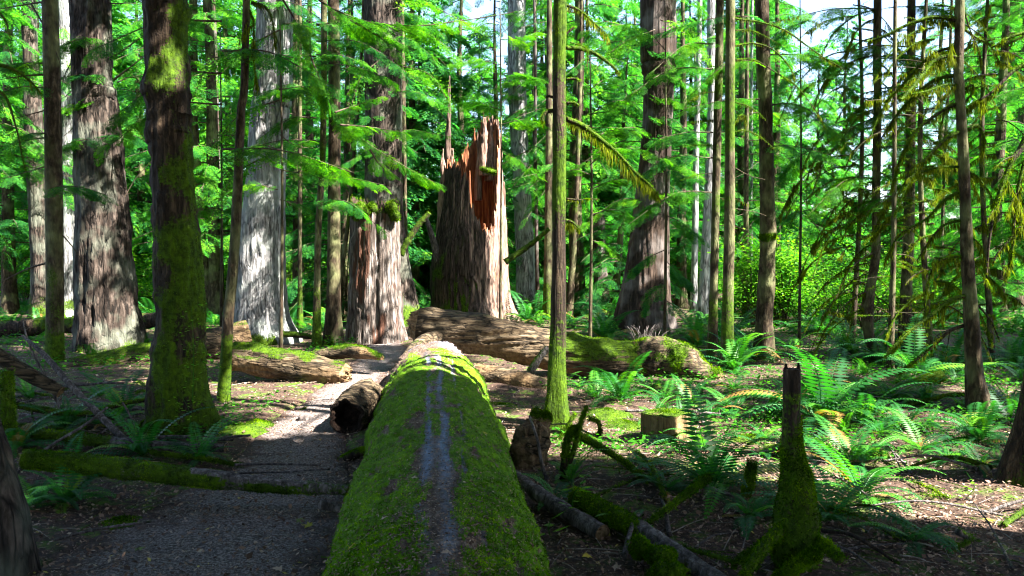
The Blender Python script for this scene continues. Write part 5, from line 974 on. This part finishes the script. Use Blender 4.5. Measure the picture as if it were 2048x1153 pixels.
named = [(2, 1425, 985, 1.15, 'large spreading fern between the cut stump and the snapped stem'), (0, 1720, 1000, 1.2, 'large arching fern just right of the snapped stem'), (4, 1660, 1045, .9, 'low fern drooping over dry litter at the snapped stem foot'), (1, 1500, 1040, .8, 'fern tuft right below the knobbed mossy pole'),
 (2, 1640, 850, 1.5, 'dense dark fern clump behind the top of the snapped stem'), (0, 1580, 830, 1.3, 'dense fern clump left behind the snapped stem top'), (4, 1720, 850, 1.2, 'blue-green fern trailing down right of the snapped stem top'), (1, 1470, 830, 1.1, 'fern below the foot of the twin trunks'), (0, 1240, 805, 1.3, 'wide fern under the crossing log, right of the moss-streaked tree'), (3, 1330, 800, .9, 'fern at the rotten log end'), (5, 1190, 800, .9, 'small fern close right of the moss-streaked trunk'),
 (1, 1400, 905, .9, 'fern directly right of the cut stump'), (0, 1960, 880, 1.1, 'fern at the foot of the drooping mossy tree'), (3, 1840, 905, 1.0, 'thin fern left of the drooping tree foot'), (2, 2030, 850, 1.1, 'fern at the right edge, behind the edge trunk'), (5, 1140, 965, .62, 'small fern by the thin bleached stick next to the mossy log'), (3, 1110, 1000, .6, 'narrow fern frond tuft hugging the right flank of the mossy log'), (1, 1330, 985, .8, 'fern under the long drooping mossy branch'), (3, 1290, 930, .7, 'small fern left of the cut stump foot'),
 (0, 130, 1010, .9, 'pale green fern under the left end of the long mossy pole'), (1, 70, 1015, .75, 'fern beside the leaning trunk at bottom left'), (2, 285, 915, .85, 'blue-green fern at the lower end of the pale leaning pole'), (5, 400, 925, .9, 'arching fern between the left poles and the dark trunk'), (0, 130, 860, 1.0, 'shaded fern behind the grey pole at left'), (3, 215, 860, .9, 'dim fern in the bank above the grey pole'), (4, 30, 900, .9, 'fern at the far left edge beyond the poles'), (3, 1260, 1060, .5, 'tiny fern beside the grey pole right of the mossy log'), (1, 1830, 1085, .7, 'fern in the dry litter at lower right'), (0, 1700, 925, .9, 'upright fern behind the large arching fern')]
for k, x, y, s, lab in named: put_fern(k, x, y, s, lab)
lab = 'bright fern in the green fern bed behind the twin and knobbly trunks'
for q in range(70):
    d = random.uniform(11.5, 26); px = random.uniform(1390, 2060); px = max(px, 1470) if d < 15 else px; x = (px-1024)/F*d
    if 1600 < px < 1750 and d < 13: continue
    put_fern(random.randrange(6), 0, 0, random.uniform(1.0, 1.6), lab, 'fern bed beyond the twin trunks', d=np.array([x, d, GZ(x, d)]))
lab = 'fern growing in the dim ground behind the left and centre trunks'
for q in range(60):
    d = random.uniform(16, 30); px = random.choice([random.uniform(-20, 320), random.uniform(420, 700), random.uniform(560, 690), random.uniform(1050, 1250)]); x = (px-1024)/F*d
    put_fern(random.randrange(6), 0, 0, random.uniform(1.0, 1.7), lab, 'ferns behind the left and centre trunks', d=np.array([x, d, GZ(x, d)]))
lab = 'low fern scattered on the open litter at right, smaller than the named clumps'
for x, y in ((1580, 905), (1760, 870), (1855, 860), (1900, 925), (1310, 850), (1530, 880), (1690, 870), (1800, 800), (2000, 930)): put_fern(random.choice([1, 3, 5]), x, y, random.uniform(.5, .8), lab, 'low ferns on the open litter')
lab = 'small fern on the left bank around the fallen log'
for x, y in ((60, 800), (200, 795), (280, 700), (250, 830), (30, 745), (180, 720), (10, 690)): put_fern(random.choice([0, 3, 5]), x, y, random.uniform(.7, 1.0), lab, 'small ferns on the left bank')

lab = 'small young fern in the low green growth between the larger fern clumps at right'
for q in range(85):
    d = 6.2*(15/6.2)**random.random(); px = random.uniform(1130, 2070); x = (px-1024)/F*d
    if abs(x-ax_x(d)) < 1.0 or (d < 9 and fbm(xyz(x*.8, d*.8, 2.), 2) < -.1): continue
    put_fern(random.randrange(6), 0, 0, random.uniform(.3, .75), lab, 'small ferns in the low growth', d=np.array([x, d, GZ(x, d)]))
# ------------------------------------------------------------------ broad-leaved shrubs
def shrub(seed, R=1., H=1.8, n=1500, leaf=.075):
    r = np.random.default_rng(seed); gw, gf = Geo(), Geo(); tips = []
    for k in range(16):
        a = r.uniform(0, 2*PI); rr = R*r.uniform(.3, 1); C = [np.array([0, 0, -.1]), np.array([math.cos(a)*rr*.4, math.sin(a)*rr*.4, H*r.uniform(.4, .6)]), np.array([math.cos(a)*rr, math.sin(a)*rr, H*r.uniform(.5, 1.)])]
        Pc = smooth_path(C, 14); woody(gw, Pc, np.linspace(.012, .003, 14), 4, None, None, caps=(False, False)); tips.append(Pc[4:])
    T = np.vstack(tips); k = r.integers(0, len(T), n); p = T[k]+r.normal(0, .17*R, (n, 3))*[1, 1, .6]; p[:, 2] = np.abs(p[:, 2])
    a = r.uniform(0, 2*PI, n); d = nrm(np.stack([np.cos(a), np.sin(a), r.uniform(-.7, .25, n)], -1)); s = nrm(np.cross(d, nrm(np.stack([r.normal(0, .4, n), r.normal(0, .4, n), np.ones(n)], -1))))
    Ls = leaf*r.uniform(.6, 1.4, n); gf.add(diamond(p, d, s, Ls, Ls*.85), quads(n), var=np.repeat(r.uniform(0, 1, n), 4))
    return gw.mesh('stems'), gf.mesh('foliage', smooth=False)
SH = [shrub(1), shrub(2, 1.2, 1.5, 1700), shrub(3, .9, 2.3, 1700), shrub(4, 1.1, 1.2, 1300)]; FS = {}
def put_shrub(k, px, d, s, label, group):
    x = (px-1024)/F*d; b = (x, d, GZ(x, d))
    if k not in FS:
        rt = thing('leafy_shrub', label, 'shrub', b, group); link('stems', SH[k][0], M['twig'], rt); link('foliage', SH[k][1], M['broad'], rt); FS[k] = rt
    else: rt = copy_tree(FS[k]); rt.location = b
    rt['label'] = label; rt['group'] = group; rt.rotation_euler = (0, 0, random.uniform(0, 6)); rt.scale = (s, s, s)
random.seed(31)
for q in range(44):
    put_shrub(random.randrange(4), random.uniform(1470, 1860), random.uniform(16.5, 33), random.uniform(.6, 1.25), 'bright green broad-leaved shrub in the sunlit thicket left of the bent trunk', 'shrubs of the bright thicket')
for q in range(40):
    put_shrub(random.randrange(4), random.choice([random.uniform(-50, 700), random.uniform(1380, 2080)]), random.uniform(24, 40), random.uniform(.9, 1.5), 'leafy shrub low in the background between far trunks', 'background shrubs')
# young shoots on the dark mossy trunk's foot and a seedling or two
def shoot(label, base, H, n, seed, leaf=.035, spread=.05, name='leafy_shoot'):
    r = np.random.default_rng(seed); rt = thing(name, label, 'seedling', base); gm, gf = Geo(), Geo(); b = np.asarray(base)
    C = [b-[0, 0, .03], b+[r.normal(0, .03), r.normal(0, .02), H*.5], b+[r.normal(0, .06), r.normal(0, .03), H]]; Pc = smooth_path(C, 20); woody(gm, Pc, np.linspace(.004, .0015, 20), 4); link('stem', gm.mesh('stem', b), M['broad'], rt)
    k = r.integers(3, 20, n); a = r.uniform(0, 2*PI, n); d = nrm(np.stack([np.cos(a), np.sin(a), r.uniform(-.3, .5, n)], -1)); s = nrm(np.cross(d, [0, .5, 1])); gf.add(diamond(Pc[k]+d*spread*r.uniform(.1, 1, (n, 1)), d, s, leaf*r.uniform(.6, 1.3, n), leaf*.8*np.ones(n)), quads(n), var=np.repeat(r.uniform(.6, 1, n), 4)); link('leaves', gf.mesh('leaves', b, False), M['broad'], rt)
mt = wtree('thick dark moss-coated'); mb = mt[3]
shoot('leafy shoots climbing the foot of the dark mossy trunk, taller bunch', P(385, 800, mb[1]-.36), .85, 60, 1, spread=.16)
shoot('leafy shoots at the very foot of the dark mossy trunk, lower bunch', P(380, 860, mb[1]-.40), .30, 40, 2, spread=.14)
shoot('small green seedling lit by sun at lower right', G(1922, 1000), .20, 10, 3); shoot('leafy seedling right of the mossy log by the grey pole', G(1152, 1050), .33, 12, 4, leaf=.06); shoot('broad green seedling leaves beside the mossy log flank', G(1105, 1075), .10, 6, 5, leaf=.09); shoot('green seedling beside the hollow stump foot', G(655, 700), .35, 14, 6, leaf=.06); shoot('leafy seedling right of the dark trunk on the trail bank', G(455, 815), .22, 30, 7, spread=.12)
# dry pale weeds behind the rotten log
for q, (x, y) in enumerate(((1290, 690), (1310, 700), (1275, 695))):
    b = P(x, y, 13.4); rt = thing('dry_weed', 'pale dry weed skeleton standing above the rotten mossy log end', 'dry plant', b, 'pale dry weeds by the rotten log'); gm = Geo(); r = np.random.default_rng(q)
    for k in range(26):
        a = r.uniform(0, 2*PI); e = b+np.array([math.cos(a)*.25, math.sin(a)*.25, r.uniform(.15, .42)])*r.uniform(.6, 1); woody(gm, smooth_path([b-[0, 0, .2], (b+e)/2+[0, 0, .05], e], 6), np.linspace(.006, .003, 6), 3, None, None, caps=(False, False))
    link('stems', gm.mesh('stems', b, False), M['grey'], rt)

# ------------------------------------------------------------------ leaf litter, twigs, moss pads, fallen leaves
r = np.random.default_rng(99); gl = Geo()
def scatter_ground(n, dmin, dmax, xw):
    d = dmin*(dmax/dmin)**r.random(n); x = r.uniform(-xw, xw, n)*d; return x, d
x, y = scatter_ground(150000, 3.2, 17, .78); pd = pathd(x, y); keep = (r.random(len(x)) < np.where(y < 17, .62+.38*sm(.3, 1.05, pd+.45*fbm(xyz(x*1.5, y*1.5, 2.), 3)), 1)) & ((np.abs(x-ax_x(y)) > .5) | (y > 11)); x, y = x[keep], y[keep]; n = len(x)
cl_ = fbm(xyz(x*2.2, y*2.2, 8.), 2); keep = r.random(n) < .75+.6*cl_; x, y = x[keep], y[keep]; n = len(x)
p = np.stack([x, y, g(x, y)+r.uniform(.002, .028, n)], -1); a = r.uniform(0, 2*PI, n); d_ = nrm(np.stack([np.cos(a), np.sin(a), r.normal(0, .45, n)], -1)); s_ = nrm(np.cross(d_, np.stack([r.normal(0, .55, n), r.normal(0, .55, n), np.ones(n)], -1)))
Ls = r.uniform(.010, .034, n)*(1+.6*(r.random(n) < .1)); gl.add(diamond(p, d_, s_, Ls, Ls*r.uniform(.15, .75, n)), quads(n), var=np.repeat(np.clip(r.beta(1.6, 1.7, n)*.9+(r.random(n) < .025)*.5, 0, 1), 4))
o = link('leaf_litter', gl.mesh('leaf_litter', smooth=False), M['litter']); tag(o, 'brown and tan fallen needles and leaf scraps covering the forest floor', 'leaf litter', kind='stuff')
gw = Geo(); x, y = scatter_ground(1500, 3.6, 14, .72); kp = (np.abs(x-ax_x(y)) > .55) & ((pathd(x, y) > 1) | (r.random(len(x)) < .15)); x, y = x[kp], y[kp]
for xx, yy in zip(x, y):
    a = r.uniform(0, 2*PI); L_ = r.uniform(.06, .38); e = np.array([xx+math.cos(a)*L_, yy+math.sin(a)*L_]); z1, z2 = GZ(xx, yy)+.012, GZ(*e)+.014
    m0 = np.array([(xx+e[0])/2, (yy+e[1])/2, (z1+z2)/2+.01]); Pc = smooth_path([[xx, yy, z1], m0, [e[0], e[1], z2]], 5); V, Q, T = tube(Pc, np.linspace(.0035, .0012, 5)*r.uniform(.4, 1.6), 4, None, (False, False)); gw.add(V, Q, None, moss=(r.random() < .2)*1., bare=r.uniform(0, 1))
o = link('twig_litter', gw.mesh('twig_litter', smooth=False), M['grey']); tag(o, 'small broken twigs strewn over the forest floor', 'twig litter', kind='stuff')
# low green ground cover in patches
gc = Geo(); r = np.random.default_rng(123); x, y = scatter_ground(60000, 6.5, 24, .8); w_ = fbm(xyz(x*.7, y*.7, 5.), 3)+.16*sm(1, 3, x)-.12*sm(0, -2, x)+.2*sm(10, 14, y); kp = (w_ > .16) & (pathd(x, y) > 1.25) & (np.abs(x-ax_x(y)) > .8); x, y = x[kp], y[kp]; n = len(x)
p = np.stack([x, y, g(x, y)+r.uniform(0, .09, n)*(1+y/20)], -1); a = r.uniform(0, 2*PI, n); d_ = nrm(np.stack([np.cos(a), np.sin(a), r.uniform(-.2, .6, n)], -1)); s_ = nrm(np.cross(d_, nrm(np.stack([r.normal(0, .4, n), r.normal(0, .4, n), np.ones(n)], -1)))); Ls = r.uniform(.015, .04, n)*(1+y/14)
gc.add(diamond(p, d_, s_, Ls, Ls*r.uniform(.4, .8, n)), quads(n), var=np.repeat(r.uniform(0, .55, n), 4))
o = link('ground_cover', gc.mesh('ground_cover', smooth=False), M['broad']); tag(o, 'patches of tiny green leaves and seedlings low on the forest floor', 'ground cover', kind='stuff')
# debris on the log's track
gl = Geo(); vis = np.where((LOGN[:, 2] > .35) & (LOGV[:, 1] > 2.2) & (LOGV[:, 1] < 11))[0]; wv = 1/(LOGV[vis, 1])**1.5*(.45+np.exp(-((LOGV[vis, 0]-ax_x(LOGV[vis, 1]))/.2)**2)); n = 24000; k = r.choice(vis, n, p=wv/wv.sum())
p = LOGV[k]+r.normal(0, .012, (n, 3))*[1, 1, 0]+LOGN[k]*r.uniform(.004, .014, (n, 1)); a = r.uniform(0, 2*PI, n); d_ = np.stack([np.cos(a), np.sin(a), r.normal(0, .2, n)], -1); d_ = nrm(d_-LOGN[k]*(d_*LOGN[k]).sum(1)[:, None]*.9); s_ = nrm(np.cross(d_, LOGN[k]+r.normal(0, .3, (n, 3)))); Ls = r.uniform(.007, .023, n)
gl.add(diamond(p, d_, s_, Ls, Ls*r.uniform(.15, .6, n)), quads(n), var=np.repeat(np.clip(r.beta(1.3, 1.5, n)*.85, 0, 1), 4))
o = link('needle_litter', gl.mesh('needle_litter', smooth=False), M['litter']); tag(o, 'reddish needles and bark crumbs sprinkled along the top of the mossy log', 'needle litter', kind='stuff')
def maple(label, pos, nrmv, L, v, rz, group):
    g_ = Geo(); pos = np.asarray(pos, float); pts_ = []
    for k, (an, ln) in enumerate(((90, 1), (65, .45), (40, .85), (15, .4), (-15, .65), (-60, .25), (-90, .2), (-120, .25), (-165, .65), (165, .4), (140, .85), (115, .45))):
        a = math.radians(an); pts_.append([math.cos(a)*ln*L, math.sin(a)*ln*L, .12*L*ln*math.sin(k*2.1)])
    V = np.array([[0, 0, 0]]+pts_); T = [(0, i+1, (i+1) % 12+1) for i in range(12)]; G__ = Geo(); G__.add(V, None, np.array(T)[:, ::-1], var=v)
    o = link('fallen_leaf', G__.mesh('fallen_leaf', smooth=False), M['litter'], None, pos); q = Vector(nrmv).to_track_quat('Z', 'Y'); o.rotation_euler = (q @ Vector((0, 0, 1)).rotation_difference(Vector((0, 0, 1)))).to_euler(); o.rotation_euler.rotate_axis('Z', rz); tag(o, label, 'fallen leaf', group)
random.seed(4)
def log_pt(px, py):
    rr_ = ray(px, py); t = np.arange(2.2, 11, .01); pp = np.array([0, 0, CAMZ])+rr_[None]*(t/rr_[1])[:, None]; cz = -.02+.012*(pp[:, 1]-4); R_ = np.interp(pp[:, 1], dl, Rl); dd = np.hypot(pp[:, 0]-ax_x(pp[:, 1]), pp[:, 2]-cz)-R_; k = np.argmax(dd < 0.012); c = np.array([ax_x(pp[k, 1]), pp[k, 1], cz[k]]); nn = pp[k]-c; nn[1] = 0; return pp[k]+nrm(nn)*.02, nrm(nn)
for lab, px, py, v in (('yellow maple leaf on the left flank of the mossy log', 708, 1100, .97), ('tan maple leaf scrap on the log track, nearest the camera', 895, 1113, .75), ('yellow maple leaf high on the right flank of the mossy log', 966, 870, .97), ('tan crumpled leaf on the left of the log track', 770, 1045, .8), ('pale small leaf near the middle of the log track', 828, 963, .82)):
    p_, n_ = log_pt(px, py); maple(lab, p_, n_, .035, v, random.uniform(0, 6), 'maple leaves on the mossy log')
for lab, px, py, v in (('green maple leaf on the trail, lower left of centre', 278, 1097, .92), ('green maple leaf on the trail at the left end of the mossy pole', 600, 1040, .92), ('yellow green leaf on the trail below the pole tip', 617, 1054, .95), ('green leaf beside the left flank of the mossy log at the bottom', 658, 1122, .92), ('yellow leaf on the litter right of the mossy log', 1176, 1112, .98), ('tan leaf on the litter under the long grey pole', 1230, 1135, .8), ('pale leaf on the trail near the bottom edge', 560, 1140, .84), ('yellow leaf in litter at the lower right', 1975, 1040, .97)):
    maple(lab, G(px, py, .02), (random.uniform(-.3, .3), random.uniform(-.5, 0), 1), .05, v, random.uniform(0, 6), 'fallen maple leaves on the ground')
# moss pads on the ground
for px, py, R_ in ((1215, 832, .30), (1255, 855, .25), (240, 1048, .16), (1005, 812, .20), (1165, 880, .18), (480, 862, .3), (520, 852, .2), (1700, 770, .5), (1560, 905, .2), (1500, 880, .2), (1740, 910, .2), (985, 1140, .0)):
    if R_ == 0: continue
    b = G(px, py); gm, gt = Geo(), Geo(); K = 8; m = 28; a = np.linspace(0, 2*PI, m, endpoint=False); rings = []
    for k in range(K+1):
        f = 1-k/K*.999; rr_ = R_*f*(1+.35*fbm(xyz(np.cos(a)*1.5+px, np.sin(a)*1.5, 0.), 2)); xx = b[0]+np.cos(a)*rr_; yy = b[1]+np.sin(a)*rr_; rings.append(np.stack([xx, yy, g(xx, yy)-.015+.07*(1-f**2)*(R_/.3)**.5*(1+.5*fbm(xyz(xx*8, yy*8, 0.), 2))], -1))
    Ve = np.vstack(rings); i, j = np.meshgrid(np.arange(K), np.arange(m), indexing='ij'); j2 = (j+1) % m; Q = np.stack([i*m+j, i*m+j2, (i+1)*m+j2, (i+1)*m+j], -1).reshape(-1, 4); N_ = vnorm(Ve, Q)
    gm.add(Ve, Q, None, moss=1., bare=0.); tufts(gt, Ve, N_, np.ones(len(Ve)), 2200, .018)
    rt = thing('moss_pad', 'low bright moss pad on the forest floor, one of the scattered flat cushions', 'moss pad', b, 'flat moss pads on the ground'); link('pad', gm.mesh('pad', b), M['mossy'], rt); tag(link('moss', gt.mesh('moss', b, False), M['tuft'], rt), kind='stuff')

# ------------------------------------------------------------------ the hazy forest air
HAZE = 0
if HAZE:
    V = np.array([(x, y, z) for x in (-290, 290) for y in (-60, 440) for z in (-4, 45)], float)
    me = mesh_np('haze', V, [np.array([(0, 1, 3, 2), (4, 6, 7, 5), (0, 4, 5, 1), (2, 3, 7, 6), (0, 2, 6, 4), (1, 5, 7, 3)])], smooth=False)
    m = bpy.data.materials.new('haze'); m.use_nodes = True; N = m.node_tree.nodes; N.remove(N['Principled BSDF'])
    v = N.new('ShaderNodeVolumePrincipled'); v.inputs['Color'].default_value = (.75, .95, .95, 1); v.inputs['Density'].default_value = HAZE; v.inputs['Anisotropy'].default_value = .3
    m.node_tree.links.new(v.outputs[0], N['Material Output'].inputs['Volume']); o = link('haze', me, m); tag(o, kind='stuff')
